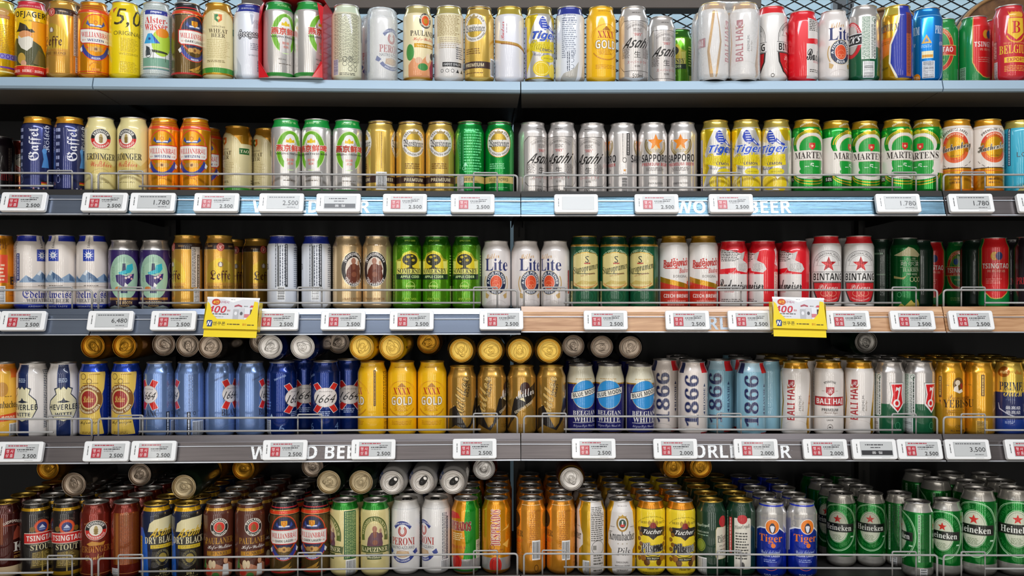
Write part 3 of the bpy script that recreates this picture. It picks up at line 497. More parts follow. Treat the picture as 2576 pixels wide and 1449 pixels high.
design('green_arched', 168, 'm12A030', GLD, 'green-white can with gold arches', [B(48, 124, 'E4DCD2'), P('E4DCD2', (-104, 122), (-40, 122), (-40, 130), (-104, 126)), B(150, 170, 'mC89C20'), E(0, 114, 47, 34, 'm12A030'), O(0, 112, 43, 31, 2.5, 'mE8C030', 0, 180), O(0, 112, 38, 28, 2, 'mE8C030', 0, 180), E(0, 110, 36, 27, 'E4DCD2'), P('mF0D030', (-18, 142), (-6, 146), (0, 143), (6, 146), (18, 142), (10, 136), (-10, 136)), E(0, 104, 28, 25, '129A34'), E(0, 70, 28, 28, '129A34'), O(0, 104, 29, 26, .8, 'E0B040', 20, 160), P('D02C24', (-7, 114), (7, 114), (7, 104), (0, 98), (-7, 104)), S(0, 107, 4, 'F0D0A0'), B(76, 98, 'E4DCD2'), A(0, 110, 52, 4.5, 'BREWED IN BELGIUM', 'D8D8B8', 66, 's', 1, 50),
    T(0, 87, 80, 15, 'MARTENS', '2A1C18', 's'), M(0, 76, 60, 2, 'B8A890', 1), T(0, 64, 8, 11, '5', 'F0EEE8', 's'), M(-11, 62, 9, 3, 'F0EEE8', 1), M(11, 62, 9, 3, 'F0EEE8', 1), E(-8, 51, 6, 5, 'E0B020'), E(8, 51, 6, 5, 'E0B020'), E(0, 52, 6, 6, 'F0C030'), B(0, 46, 'm12A030'), E(0, 46, 38, 12, 'E4DCD2'), O(0, 48, 44, 20, 2.4, 'mE8C030', 180, 360), O(0, 44, 44, 22, 2, 'mE8C030', 180, 360), E(0, 52, 28, 10, '129A34'), R(-52, 36, 18, 12, '14180F'), T(-52, 36, 14, 7, '5.0%', 'E8E8E0', 'x'), M(60, 120, 20, 20, 'B8E8B8', 5)])
design('white_orange_disc', 168, 'E6DCD2', GLD, 'white can with orange disc and script', [B(153, 170, 'mE8A020'), B(147, 148, 'C8A880'), E(0, 104, 30, 34, 'mE89020'), O(0, 104, 30, 34, 7, 'D84028', 20, 160), O(0, 104, 30, 34, 7, 'E06030', 200, 340), O(0, 104, 22, 25, 1, 'D84028'), E(0, 104, 20, 23, 'mF0B020'), A(0, 104, 26, 4, 'BOUTIQUE', 'F8E0B0', 80, 'x', 1, 30), A(0, 100, 38, 5, 'PREMIUM TAFEL', '4A3A30', 90, 'x', 1, 44), TO(0, 103, 72, 20, 'Hachenberg', 0, 'F0E8D8', 1, 'c', 10), T(0, 103, 72, 20, 'Hachenberg', '181410', 'c', 10), T(0, 86, 20, 3, 'seit 1861', '6A4010', 'x'), T(-2, 78, 12, 8, 'PILS', 'D84028', 'x'), A(0, 104, 46, 2, '~ ~ ~ ~ ~ ~ ~', '4A3A30', -100, 'x', -1), B(58, 60, '2A1810'), B(2, 58, 'mE8A018'), M(0, 34, 26, 22, '8A5A10', 3), B(6, 12, 'E87818'), C(46, 38, 16, 44), B(52, 54, 'D06018')])
design('aqua_low', 168, '30A8C4', GLD, 'aqua blue can with dark lettering', [B(150, 170, 'mD0C060'), R(-24, 108, 7, 84, '2A3A5A'), M(-24, 108, 5, 80, 'C8E0E8', 1, True), M(-34, 100, 8, 80, '205A70', 3, True), T(14, 90, 44, 11, 'LOW', '183040', 'n'), P('E0D080', (-10, 6), (50, 6), (40, 22), (10, 26)), T(14, 112, 10, 16, '☘', '205A70'), M(12, 14, 30, 6, '6A5A20', 1)])
design('orange_red_box', 168, 'mF09A18', SIL, 'orange can with red box', [R(0, 92, 26, 62, 'E04828'), M(0, 84, 20, 40, 'F0D0B0', 5), T(26, 66, 14, 18, 'B', '3A2010', 'x'), C(-2, 34, 20, 40, vert=True), M(-4, 146, 30, 24, '8A5010', 6, True), M(26, 40, 16, 20, 'B06810', 3)])
def mtn(d): return [P('8AA4C0', (-50 + d, 62), (-34 + d, 78), (-22 + d, 70), (-4 + d, 90), (10 + d, 78), (16 + d, 70), (34 + d, 82), (50 + d, 70), (50 + d, 62)), P('E8ECF0', (-12 + d, 80), (-4 + d, 90), (6 + d, 81), (0 + d, 79), (-3 + d, 83), (-6 + d, 77)), P('4A688C', (-2 + d, 86), (12 + d, 77), (22 + d, 66), (10 + d, 63), (4 + d, 72), (0 + d, 66)), P('4A688C', (-32 + d, 76), (-24 + d, 71), (-12 + d, 64), (-28 + d, 64)), P('4A688C', (34 + d, 81), (44 + d, 72), (46 + d, 64), (34 + d, 66))]
design('white_mountain', 168, 'E4DAD2', SIL, 'white can with blue square and mountains', [B(153, 170, '1E30A4'), P('E4DAD2', (-9, 170), (9, 170), (11, 150), (-11, 150)), T(0, 151, 26, 6, 'Edelweiss', '22242C', 's', 90), R(0, 122, 24, 26, '1C3CA8'), S(0, 122, 11, 'F0F0F4', .4, 10), E(0, 122, 3, 3, '8AA0C8')] + mtn(0) + mtn(104) + [B(52, 53, 'A89888'), M(10, 55, 40, 3, '6A605A', 1), T(0, 36, 82, 18, 'Edelweiss', '1C2A8C', 'f'), T(0, 22, 66, 8, 'WHEAT BEER', '4A4A54', 's'), B(4, 14, '2038B0'), T(0, 9, 60, 3.6, 'AROMATIC TASTE', 'D0D8F0', 'x'), R(-52, 96, 8, 60, '2A3470'), M(-52, 96, 5, 56, 'D8D8E8', 1, True), M(-62, 100, 12, 110, '6A6A74', 4, True), M(60, 110, 14, 90, '6A6A74', 4, True)])
design('purple_tower', 157, '34225E', SIL, 'purple can with mint oval and tower', [B(137, 160, 'mC8C0B8'), B(134, 137, 'mE8E8E8'), *[O(-46 + i * 92, 60 + j * 34, 8, 12, 1, 'D8D0E8', 0, 360) for i in (0, 1) for j in (0, 1, 2)], E(0, 74, 34, 50, '9CC0A8'), E(0, 66, 32, 42, 'A8CCB0'), R(0, 111, .9, 14, '202A48'), P('202A50', (-3, 104), (3, 104), (4, 90), (6, 80), (-6, 80), (-4, 90)), P('28B0C0', (6, 100), (18, 104), (20, 92), (14, 84), (-8, 78), (-12, 84), (4, 90)), P('38246A', (-18, 78), (-8, 80), (4, 76), (22, 82), (20, 70), (8, 58), (2, 50), (-8, 56), (-16, 64)), E(10, 74, 3, 3, 'E8D0D8'), E(14, 78, 2.6, 2.6, 'D898A8'), E(4, 72, 2.6, 2.6, 'F0D8D0'), E(16, 70, 2.4, 2.4, 'E8B0A8'), P('F0ECE8', (2, 62), (8, 56), (4, 48), (0, 50)), E(-12, 49, 7, 4, 'D88848'), R(0, 50, 10, 5, 'A8A8B8'), R(0, 41, 14, 5, '2A3460'), M(-24, 80, 8, 34, '8AAE90', 2, True), R(0, 24, 68, 9, 'mD09A58'), R(0, 15, 68, 16, '241C34'), T(0, 17, 34, 7, 'THE BOOTH', 'E0B878', 'x'), T(0, 10, 22, 3, 'BREWING', 'E0B878', 'x'), P('B8C8C8', (-60, 0), (60, 0), (60, 10), (40, 6), (20, 11), (0, 6), (-20, 11), (-40, 6), (-60, 10))], long_neck=False)
def monk(d, c1='6A3424', z=0): return [P(c1, (-16 + d, 60 + z), (16 + d, 60 + z), (18 + d, 78 + z), (14 + d, 96 + z), (4 + d, 104 + z), (-8 + d, 102 + z), (-16 + d, 90 + z), (-19 + d, 74 + z)), E(-1 + d, 110 + z, 5.5, 7, 'A87058'), P('8A5038', (-5 + d, 104 + z), (4 + d, 104 + z), (3 + d, 92 + z), (-3 + d, 90 + z)), P(c1, (8 + d, 100 + z), (14 + d, 104 + z), (18 + d, 92 + z), (12 + d, 84 + z)), E(12 + d, 106 + z, 3, 5, 'B89070'), E(0 + d, 80 + z, 6, 6, '8A5038')]
design('gold_monk', 168, 'mE2C494', SIL, 'pale gold can with black monk medallion', [M(0, 146, 34, 4, '9A7440', 1), E(0, 92, 30, 40, 'mF0E0B8'), E(0, 92, 28.5, 38.5, '1E1818'), E(0, 90, 19.5, 29, 'E4D4C4')] + monk(0, z=0) + [A(0, 92, 24, 8, 'Franziskaner', 'F0EAE4', 128, 'f', 1, 34), A(0, 92, 24, 8, 'Weissbier', 'F0EAE4', -110, 'f', -1, 34), T(0, 26, 44, 6, 'NATURTRÜB', '8A5A20', 's'), M(46, 70, 10, 80, 'A07840', 3, True), B(8, 9, 'B88A48')])
design('green_tree', 168, 'm5AA010', SIL, 'bright green can with tree label', [B(146, 170, 'm2E7A10'), T(0, 156, 30, 3.6, 'APPLE CIDER', 'B8E050', 'x'), SH(0, sum([R(random.Random(i).uniform(-100, 100), random.Random(i + 99).uniform(20, 146), .9, random.Random(i + 7).uniform(2, 7), 'm9AD030') for i in range(150)], [])), P('mC8CC40', (-35, 70), (35, 70), (35, 112), (24, 116), (16, 128), (0, 134), (-16, 128), (-24, 116), (-35, 112)), P('E4E070', (-33, 70), (33, 70), (33, 110), (-33, 110)), P('E0C828', (-24, 92), (24, 92), (22, 114), (12, 126), (0, 130), (-12, 126), (-22, 114)), E(-1, 113, 18, 13, '2A2A10'), E(-6, 119, 4, 3, 'C0A820'), E(6, 112, 4, 3, 'C0A820'), E(-10, 109, 3, 2, 'C0A820'), E(3, 121, 3, 2, 'C0A820'), P('2A2A10', (-3, 104), (3, 104), (4, 96), (14, 93), (-14, 93), (-4, 96)), T(0, 88, 62, 12, 'SOMERSBY', '1C1C14', 's'), R(0, 75, 70, 12, '12301A'), T(0, 75, 46, 6, 'APPLE CIDER', 'D8F0A0', 'x'), O(0, 54, 10, 10, 1, 'C8E070'), T(0, 54, 22, 4, 'ORIGINAL', 'D8F080', 'x'), T(0, 25, 30, 5, '4.5% VOL', 'A8D030', 'x'), R(48, 84, 16, 60, 'm3A7A10'), M(48, 100, 12, 50, 'C8E070', 8), R(-44, 50, 5, 60, '14200C'), M(-44, 50, 3, 56, 'C8E070', 1, True), C(50, 34, 12, 40, bg='C8D878', fg='24380C', vert=True)])
design('green_spirit', 168, '0C5434', GLD, 'dark green can with cream name panel', [B(148, 170, '083A24'), B(144, 148, 'mE0A838'), B(143, 144, 'mF8E0A0'), A(0, 92, 42, 5.5, 'THE SPIRIT OF PRAGUE', 'C8DCB0', 84), P('mE0B050', (-33, 122), (-22, 128), (0, 131), (22, 128), (33, 122), (33, 56), (20, 50), (0, 48), (-20, 50), (-33, 56)), P('DCCC88', (-31.5, 121), (-21, 126.5), (0, 129), (21, 126.5), (31.5, 121), (31.5, 57), (20, 52), (0, 50), (-20, 52), (-31.5, 57)), T(2, 114, 9, 15, 'S', '1C2A1C'), R(2, 105, 14, 3, 'B04030'), T(0, 93, 66, 20, 'Staropramen', '20301E', 'i', 12), R(0, 82, 44, 1.6, '20301E'), T(4, 80, 34, 3.6, 'EST. IN PRAGUE', '9A5030', 's', 12), P('C8B060', (-28, 58), (28, 58), (26, 66), (8, 64), (-10, 67)), O(0, 64, 30, 13, 1.4, 'D86820', 190, 350), A(0, 74, 30, 4, 'PREMIUM CZECH LAGER', 'B8D0A0', -90, 'x', -1), O(0, 30, 16, 12, .8, '2A7A50'), O(0, 30, 24, 18, .8, '2A7A50'), R(-41, 40, 10, 50, 'C8C080'), M(-41, 46, 6, 36, '2A4A28', 2, True), C(-41, 8, 12, 14)])
design('white_red_base', 168, 'E4DED8', GLD, 'white and red can with red script', [B(152, 170, 'mC08C20'), P('C83020', (-46, 4), (46, 4), (46, 44), (-46, 64)), P('mD0981C', (-46, 64), (46, 44), (46, 54), (-46, 76)), TO(0, 105, 70, 24, 'Budějovický', 0, 'C82C24', .5, 'i', 5), T(0, 105, 70, 24, 'Budějovický', 'C82C24', 'i', 5), T(18, 90, 30, 12, 'Budvar', 'C82C24', 'i', 5), R(-14, 94, 34, 2, 'C82C24'), T(8, 76, 36, 6, 'B:ORIGINAL', '4A4440'), R(30, 62, 6, 8, 'C82C24'), T(0, 32, 66, 8, 'CZECH BREWED', 'F0E4DC', 'x'), M(0, 16, 46, 12, 'F0B0A0', 4)])
design('dark_green_plain', 168, '0A2E1E', 'm8A8680', 'very dark green can with faint print', [R(-10, 132, 30, 4, '6A8A70'), R(0, 82, 20, 3, '6A8A70'), M(20, 90, 14, 80, '3A6A50', 4, True), C(20, 26, 16, 34, bg='5A6A60', vert=True)])  # lid grey darkened to stand in for the shade deep in the shelf
design('harbour_green', 168, 'm127C38', SIL, 'green can with pale mountain label', [B(150, 170, '0C3A20'), P('D8D0A0', (-34, 126), (-20, 132), (-10, 138), (0, 146), (12, 142), (26, 132), (34, 128), (26, 122), (0, 124), (-20, 124)), T(6, 118, 22, 5, 'Since 1900', 'D8E0C0', 'c'), R(4, 113, 44, .8, 'D8E0C0'), T(6, 106, 44, 11, '哈尔滨', 'E8ECD8'), R(4, 98, 44, .8, 'D8E0C0'), T(8, 92, 40, 9, 'HARBIN', 'D8E8C8', 's'), T(8, 82, 28, 5, '1900 BEER', 'D8E8C8', 's'), P('D8C880', (-34, 78), (-14, 74), (-4, 78), (-10, 70), (-34, 72)), O(8, 70, 5, 6, 1.4, 'E0D8A8'), O(18, 70, 5, 6, 1.4, 'E0D8A8'), O(28, 70, 5, 6, 1.4, 'E0D8A8'), P('C8B050', (-30, 0), (-16, 14), (-8, 8), (6, 22), (14, 14), (24, 24), (34, 8), (34, 0)), O(-20, 34, 5, 6, .8, '6AB080')])
design('near_black_red', 168, '1E141C', SIL, 'near-black can with red capitals', [T(0, 66, 60, 16, 'PREMIUM', 'B82830', 's'), R(-30, 100, 1, 120, '6A5A60'), M(22, 84, 10, 110, '7A6A60', 2, True), R(2, 82, 2, 2, 'C8C0C0')])
# fourth shelf
design('amber_radler', 168, 'F0B840', SIL, 'amber can with red sign', [B(150, 170, 'E89020'), R(30, 145, 24, 20, 'F07818'), T(4, 76, 60, 15, 'Krombacher', '201810', 's'), P('E04818', (-14, 52), (32, 58), (30, 42), (-14, 38)), T(10, 48, 34, 10, 'Lemon', 'F8E0C0', 'y'), E(0, 110, 12, 16, 'C89040'), M(14, 94, 18, 3, '6A4A18', 1), C(26, 20, 24, 28)])
def crest(u): return [P('2A3448', (-9 + u, 116), (-6 + u, 112), (0 + u, 119), (6 + u, 112), (9 + u, 116), (20 + u, 112), (16 + u, 100), (30 + u, 86), (33 + u, 68), (22 + u, 46), (0 + u, 38), (-22 + u, 46), (-33 + u, 68), (-30 + u, 86), (-16 + u, 100), (-20 + u, 112)),
                      P('E8E0B8', (-8.6 + u, 114), (-6 + u, 109), (0 + u, 116), (6 + u, 109), (8.6 + u, 114), (17 + u, 110), (14 + u, 99), (28 + u, 85), (31 + u, 68), (21 + u, 48), (0 + u, 40), (-21 + u, 48), (-31 + u, 68), (-28 + u, 85), (-14 + u, 99), (-17 + u, 110)), P('2A3040', (-14 + u, 82), (-3 + u, 86), (0 + u, 92), (3 + u, 86), (14 + u, 82), (0 + u, 80)), T(u, 71, 64, 12, 'HEVERLEE', '1C2430', 'x'), T(u, 55, 36, 8, 'WITTE', '2A3448', 'x')]
design('white_navy_crest', 168, 'E4DEDA', SIL, 'white can with navy stripe, cream crest', [P('20386C', (-13, 164), (13, 164), (15, 4), (-15, 4)), P('14285A', (-11, 164), (11, 164), (13, 4), (-13, 4)), M(0, 130, 20, 10, 'B8C8E0', 3)] + crest(0) + [M(56, 88, 20, 130, '3A4A60', 34)])
design('blue_gold_panel', 168, 'm1C3CA0', GLD, 'blue can with gold brewery panel', [B(150, 170, 'm2450D0'), P('E8C458', (-36, 148), (28, 148), (24, 110), (14, 86), (14, 60), (24, 10), (-36, 10)), O(-22, 138, 7, 7, 1.3, '6A4A20'), O(-8, 128, 6, 6, 1.3, '6A4A20'), R(-6, 123, 34, 1.2, '6A4A20'), R(4, 143, 22, 2.4, 'B89038'), E(-10, 88, 31, 34, 'E8C458'), E(-10, 88, 30, 33, '8A5A24'), O(-10, 88, 20, 22, 1, 'F0D890'), E(-10, 88, 18.5, 20.5, 'F0D890'), E(-10, 88, 17, 19, 'A02820'), T(-10, 88, 22, 14, 'Keller', 'E0C060', 'f'), A(-10, 88, 25, 6.5, 'Fähringer', 'F4E8C0', 120, 's', 1, 28), A(-10, 88, 25, 6, 'Braukunst 1804', 'F4E8C0', -130, 's', -1, 28), T(-10, 44, 40, 4, 'BAYERISCH PREMIUM', '9A7830'), T(-8, 36, 46, 9, 'Hefeweizen', '3A2A18', 'c', 3), M(-8, 14, 34, 6, '8A6A28', 2), M(40, 80, 12, 120, '3A58B8', 4, True), C(44, 26, 18, 40)])
def x64(u, z, rx, ry, arm, txt): return [P('F0E8E8', (-rx - arm + u, z + 28), (-rx - arm + 14 + u, z + 34), (rx + arm + u, z - 30), (rx + arm - 14 + u, z - 36)), P('F0E8E8', (rx + arm + u, z + 28), (rx + arm - 14 + u, z + 34), (-rx - arm + u, z - 30), (-rx - arm + 14 + u, z - 36)), P('D42420', (-rx - arm + 1.2 + u, z + 28), (-rx - arm + 13.4 + u, z + 32.6), (rx + arm - 1.2 + u, z - 30), (rx + arm - 13.4 + u, z - 34.6)), P('D42420', (rx + arm - 1.2 + u, z + 28), (rx + arm - 13.4 + u, z + 32.6), (-rx - arm + 1.2 + u, z - 30), (-rx - arm + 13.4 + u, z - 34.6)),
                                          E(u, z, rx + 1, ry + 1, 'B8A8A0'), E(u, z, rx, ry, 'E8E0DC'), T(u, z - 3, rx * 1.6, ry * .9, '1664', '18161C', 'n', 0, .22), T(u, z + ry * .62, rx * 1.1, 4.5, 'Kronenbourg', '4A4048', 'c')]
design('pale_blue_cross', 168, 'm7E9CD4', SIL, 'powder-blue can with red crossed ribbons', x64(0, 98, 21, 19, 3, '1664') + [T(0, 57, 48, 15, 'BLANC', '2A3048', 's'), T(0, 44, 26, 3, 'PREMIUM BEER', '3A4468', 'x'), T(-26, 134, 28, 4, 'IMPORTED', '3A4468', 'x', 24), M(54, 100, 22, 84, '50648C', 6, True), R(44, 30, 8, 58, '1A1E2C'), M(44, 30, 6, 54, 'C8D0E0', 1, True), C(66, 22, 28, 34, bg='D0D8E8'), O(56, 56, 3, 4, 1, '2A3048'), M(88, 80, 20, 120, '5A70A0', 3, True), O(0, 16, 26, 14, .8, '6080B0', 25, 155)])
design('navy_cross', 168, 'm0C3080', SIL, 'dark blue can with red crossed ribbons', x64(0, 88, 28, 21, 4, '1664') + [M(0, 52, 30, 12, 'A8B8D8', 3), T(-36, 22, 12, 16, '6', '6A88B8', 'i'), T(28, 22, 12, 16, '4', '6A88B8', 'i'), M(-76, 96, 30, 70, '5A80C0', 10), O(-76, 50, 4, 4, 1, 'A8C0E0'), P('A8C0E0', (-64, 46), (-60, 54), (-56, 46)), C(-76, 20, 28, 40, bg='D8DCE4', fg='50586A', vert=True), R(-76, 45, 22, 12, '0C3080'), T(-40, 134, 28, 4.5, 'IMPORTED', '90A8D8', 'x', 22)])
MI = [TO(0, 86, 100, 26, 'Miller', 0, '6A4A14', 1.2, 'c', 80), TO(0, 86, 100, 26, 'Miller', 0, 'F0D898', .4, 'c', 80), T(0, 86, 100, 26, 'Miller', 'D8B060', 'c', 80), T(14, 110, 36, 5, 'GENUINE', '2A1C10', 'x', 78), T(20, 104, 30, 5, 'DRAFT', '2A1C10', 'x', 78), P('1A1410', (-34, 10), (-28, 60), (-10, 70), (16, 20), (26, 30), (40, 84), (96, 122), (96, 90), (56, 62), (20, 14), (-10, 26)), T(66, 98, 46, 18, 'Miller', 'F0EAE4', 'c', 14), E(66, 108, 12, 14, '3A1A14'), T(66, 98, 46, 18, 'Miller', 'F0EAE4', 'c', 14), P('E8D8A8', (52, 84), (66, 78), (62, 88)), T(64, 66, 52, 6, 'GENUINE DRAFT', 'D8C8A8', 'x', 30), M(-46, 110, 9, 60, '5A3A10', 3, True), C(-44, 24, 12, 40), M(62, 24, 30, 10, '7A5414', 2)]
design('gold_black_band', 157, 'mB88C3C', GLD, 'bronze-gold can with black slanted band', MI, long_neck=False)
design('blue_disc', 157, '1A1C66', SIL, 'navy can with light blue disc', [B(118, 160, 'E6E0C8'), B(115, 118, 'mC89820'), M(0, 127, 46, 3, 'C0984C', 1), R(-54, 60, 10, 120, 'E0D8B8'), E(0, 92, 32, 33, 'mE0D8C0'), E(0, 92, 30.5, 31.5, '2C94D8'), P('1A1C50', (-35, 80), (35, 94), (35, 110), (-35, 96)), P('F0ECE0', (-34, 81), (34, 95), (34, 108.6), (-34, 94.6)), T(0, 95, 62, 9.5, 'BLUE MOON', '14141C', 'x', 11.5), T(0, 50, 60, 10, 'BELGIAN', 'E8E4E0', 's'), T(0, 36, 56, 13, 'WHITE', 'E8E4E0', 's'), R(0, 28, 60, 1, 'E8E4E0'), T(0, 20, 58, 8, 'Belgian-Style Wheat Ale', 'B8B8D0', 'c'), B(4, 6, 'mC89820'), M(48, 70, 12, 80, '9090B8', 4, True)], long_neck=True)
def y1866(c, word, wc): return [R(34, 156, 26, 26, 'D8242C'), R(-30, 154, 16, 24, '2A3058'), TO(-3, 81, 114, 31, '1866', 0, '1C2658', 1.1, 's', 90), TO(-3, 81, 114, 31, '1866', 0, wc, .6, 's', 90), T(-3, 81, 114, 31, '1866', '1C2658', 's', 90), T(29, 84, 50, 6.5, word, '2A3460', 's', 90), P('2A3460', (26, 112), (32, 112), (29, 120)), P('2A3460', (26, 56), (32, 56), (29, 48)), R(34, 6, 30, 8, 'D8242C'), O(-4, 10, 24, 12, .8, 'B8B0A8', 30, 150), R(60, 84, 10, 120, c), M(60, 84, 8, 116, '4A5068', 3, True)]
design('white_numerals', 168, 'E2D6CE', SIL, 'white can with vertical navy 1866', y1866('D8CCC4', 'BLONDE', 'F0E8E4'))
design('aqua_numerals', 168, '8CBCD0', SIL, 'pale blue can with vertical navy 1866', y1866('7AA8BC', 'BLANCHE', 'D8E8F0') + [B(146, 170, 'A8C8D8'), R(34, 156, 26, 26, 'D8242C'), R(-30, 154, 16, 24, '2A3058')])
design('gold_fisherman', 168, 'mE8A828', GLD, 'golden can with seated figure emblem', [E(0, 118, 13, 16, '6A4A18'), E(-2, 122, 6, 6, 'F0DCC0'), P('F4E8D8', (-10, 112), (-2, 118), (0, 104), (8, 108), (12, 102), (2, 98), (-12, 104)), P('A03020', (4, 118), (10, 122), (12, 110), (6, 108)), R(-24, 116, 8, 1.4, '8A6010'), R(24, 116, 8, 1.4, '8A6010'), T(0, 90, 46, 11, 'Premium', '7A4A10', 'c'), T(0, 75, 66, 18, 'YEBISU', '3A2410', 's'), M(0, 56, 56, 12, '9A6A10', 3), T(2, 24, 20, 8, '〈生〉', '4A3010'), T(0, 15, 36, 4, 'ALL MALT 350', '4A3010', 'x'), R(-40, 112, 7, 48, '5A3810'), M(-40, 112, 5, 44, 'E8B850', 1, True), P('5A3810', (-42, 82), (-38, 82), (-40, 76)), R(52, 116, 7, 48, '5A3810'), M(52, 116, 5, 44, 'E8B850', 1, True), C(50, 20, 24, 34, bg='E8B850', fg='3A2410', vert=True)])
design('gold_navy', 168, 'mE4C050', GLD, 'gold and navy two-tone can', [E(-14, 146, 13, 12, 'mB86818'), T(-14, 146, 16, 8, 'malt', 'F0D080', 'x'), P('A87020', (8, 142), (14, 152), (20, 144), (26, 150), (26, 140)), B(4, 100, '1A2458'), B(4, 40, '1C3C90'), T(2, 114, 50, 18, 'PRIME', '18203C', 's'), T(6, 102, 40, 22, 'Rich', 'E0C050', 'c'), T(6, 66, 32, 8, '最高級', 'E8E8F0'), T(6, 56, 32, 8, '最高級', 'E8E8F0'), P('C8C8D8', (-26, 76), (-24, 62), (-4, 50), (8, 46), (8, 48), (-4, 52), (-22, 64), (-25, 76)), T(0, 84, 20, 3, 'プレミアム', '8090C0'), M(0, 33, 22, 6, 'A8B8E0', 2)])
BOTTOM_FROM = len(D)
# bottom shelf
design('maroon_k', 168, 'm4C1812', GLD, 'dark maroon glossy can with letter K', [B(110, 113, 'm8A3020'), A(0, 84, 36, 6, 'VELKOPOPOVICKY', 'D8C8B8', 80), P('8A3A28', (0, 78), (22, 82), (24, 100), (10, 108), (2, 94)), T(14, 62, 26, 20, 'K', 'E0D8CC', 's'), R(14, 48, 24, 1, 'C8A050'), R(-26, 100, 12, 60, 'm7A3A18'), M(14, 40, 24, 6, 'B88A40', 2), B(4, 22, 'C8B08A')])
design('black_red_banner', 168, '1A1412', SIL, 'black can with red banner', [B(149, 157, 'mF0B818'), T(0, 153, 34, 2.6, 'TSINGTAO BREWED', '6A4A08', 'x'), A(0, 96, 32, 4, 'SINCE 1903', '5A4A3A', 60), E(0, 108, 17, 17, 'D85020'), O(0, 108, 17, 17, 1.4, 'A83018'), E(0, 108, 11, 11, '2A3070'), P('C8D0E8', (-7, 106), (7, 106), (0, 114)), R(0, 103, 14, 2, '8AA0D0'), E(-20, 104, 6, 6, '7A5A20'), E(20, 104, 6, 6, '7A5A20'), R(0, 84, 76, 24, 'E8D8C8'), R(0, 84, 77, 21, 'CC2422'), T(0, 84, 66, 12, 'TSINGTAO', 'F4E8E0', 'x'), T(0, 64, 48, 13, 'STOUT', 'D8CCA0', 's'), P('5A4A20', (-24, 20), (24, 20), (28, 50), (10, 58), (-20, 52)), M(0, 38, 40, 30, 'A89048', 9), R(0, 34, 3, 40, 'A89048'), B(7, 14, 'mD0A020'), B(3, 5, 'mD0A020')])
design('copper_oval', 168, 'm862A1C', SIL, 'copper-brown can with white wheat oval', [A(0, 70, 52, 4, 'Privatbrauerei Weissbier Brauerei', 'C88858', 60, 'c')] + [SH(0, [([(u * 1.1, z - 17) for u, z in p], c) for p, c in e]) for e in ERD] + [P('C88A30', (-20, 72), (-8, 78), (8, 74), (20, 76), (16, 68), (-14, 68)), T(0, 60, 66, 14, 'ERDINGER', 'mD89040', 's'), T(-2, 43, 42, 12, 'Dunkel', 'mE0B060', 'c', 6), T(-2, 6, 26, 6, 'mit Hefe', 'C89048', 'c'), B(10, 10.6, 'C88A48'),
    R(104, 84, 60, 118, 'mA85420'), M(104, 84, 56, 114, '6A3010', 14, True), R(104, 128, 8, 34, '8A4A18'), R(84, 84, 6, 118, 'mC87830'), C(78, 6, 18, 26, vert=True)])
design('black_blue_stripe', 168, '101C3C', GLD, 'black can with blue side, cream panel', [B(152, 162, 'mF0B818'), P('1A1612', (-12, 148), (50, 148), (50, 4), (-22, 4), (-16, 60), (-14, 100)), P('2064C8', (-54, 110), (-40, 110), (-28, 80), (-24, 4), (-54, 4)), P('E4D8A8', (-26, 102), (34, 102), (40, 136), (12, 134), (-12, 128), (-22, 120)), T(8, 102, 54, 20, 'Asahi', 'D8B020', 'y', 6, .22), T(4, 83, 76, 15, 'DRY BLACK', 'E8DCB0', 's'), R(6, 69, 52, 8, 'D8B828'), T(6, 69, 44, 5, 'ビアホール仕立て', '2A2410'), O(6, 44, 16, 18, 1, '6A6040'), A(6, 44, 13, 3, 'DRY BLACK BREWERIES', '8A8050', 300, 'x', 1, 15), E(6, 44, 9, 10, '9A8430'), T(8, 16, 18, 8, 'DRY', 'C8B878', 's'), T(8, 8, 34, 6, 'ドライブラック', 'C8B878'), R(-48, 66, 10, 50, 'E0B820'), M(-48, 66, 6, 46, '3A3010', 1, True), C(-50, 6, 18, 20)])
design('brown_roundel', 168, '542618', SIL, 'brown can with gold band and roundel', [B(150, 158, 'mE8B040'), T(0, 154, 52, 3.6, 'Weiss-Bier Dark Unfiltered', '5A3A10', 'c'), E(0, 109, 20, 20, '1A1412'), O(0, 109, 20, 20, 1, 'E8E0D0'), E(0, 109, 12.6, 12.6, 'E8E0D0'), E(0, 109, 11.4, 11.4, 'D83020'), P('8A5A20', (-6, 102), (6, 102), (4, 112), (0, 117), (-5, 112)), A(0, 109, 16.4, 5, 'PAULANER', 'F4ECE0', 140), A(0, 109, 16.4, 5, 'MÜNCHEN', 'F4ECE0', -120, 'x', -1), T(0, 79, 68, 14, 'PAULANER', 'mD8A040', 's'), T(2, 64, 58, 11, 'Hefe-Weißbier', 'F0E8E0', 'c'), R(0, 51, 58, 10, 'mD8982C'), T(0, 51, 38, 6, 'DUNKEL', '4A2A10', 's'), P('B87858', (-32, 0), (32, 0), (32, 24), (20, 30), (8, 22), (-6, 28), (-20, 22), (-32, 30)), E(-20, 28, 5, 9, 'E0C8A0'), E(-12, 28, 4, 8, 'E0C8A0'), P('E8E4E0', (6, 6), (22, 6), (20, 26), (8, 26)), E(14, 34, 5, 7, 'D8A078'), E(-24, 14, 8, 6, 'C83828'), E(-8, 8, 8, 5, '4A8A40'), P('4A7A38', (-40, 20), (-34, 44), (-30, 20))])
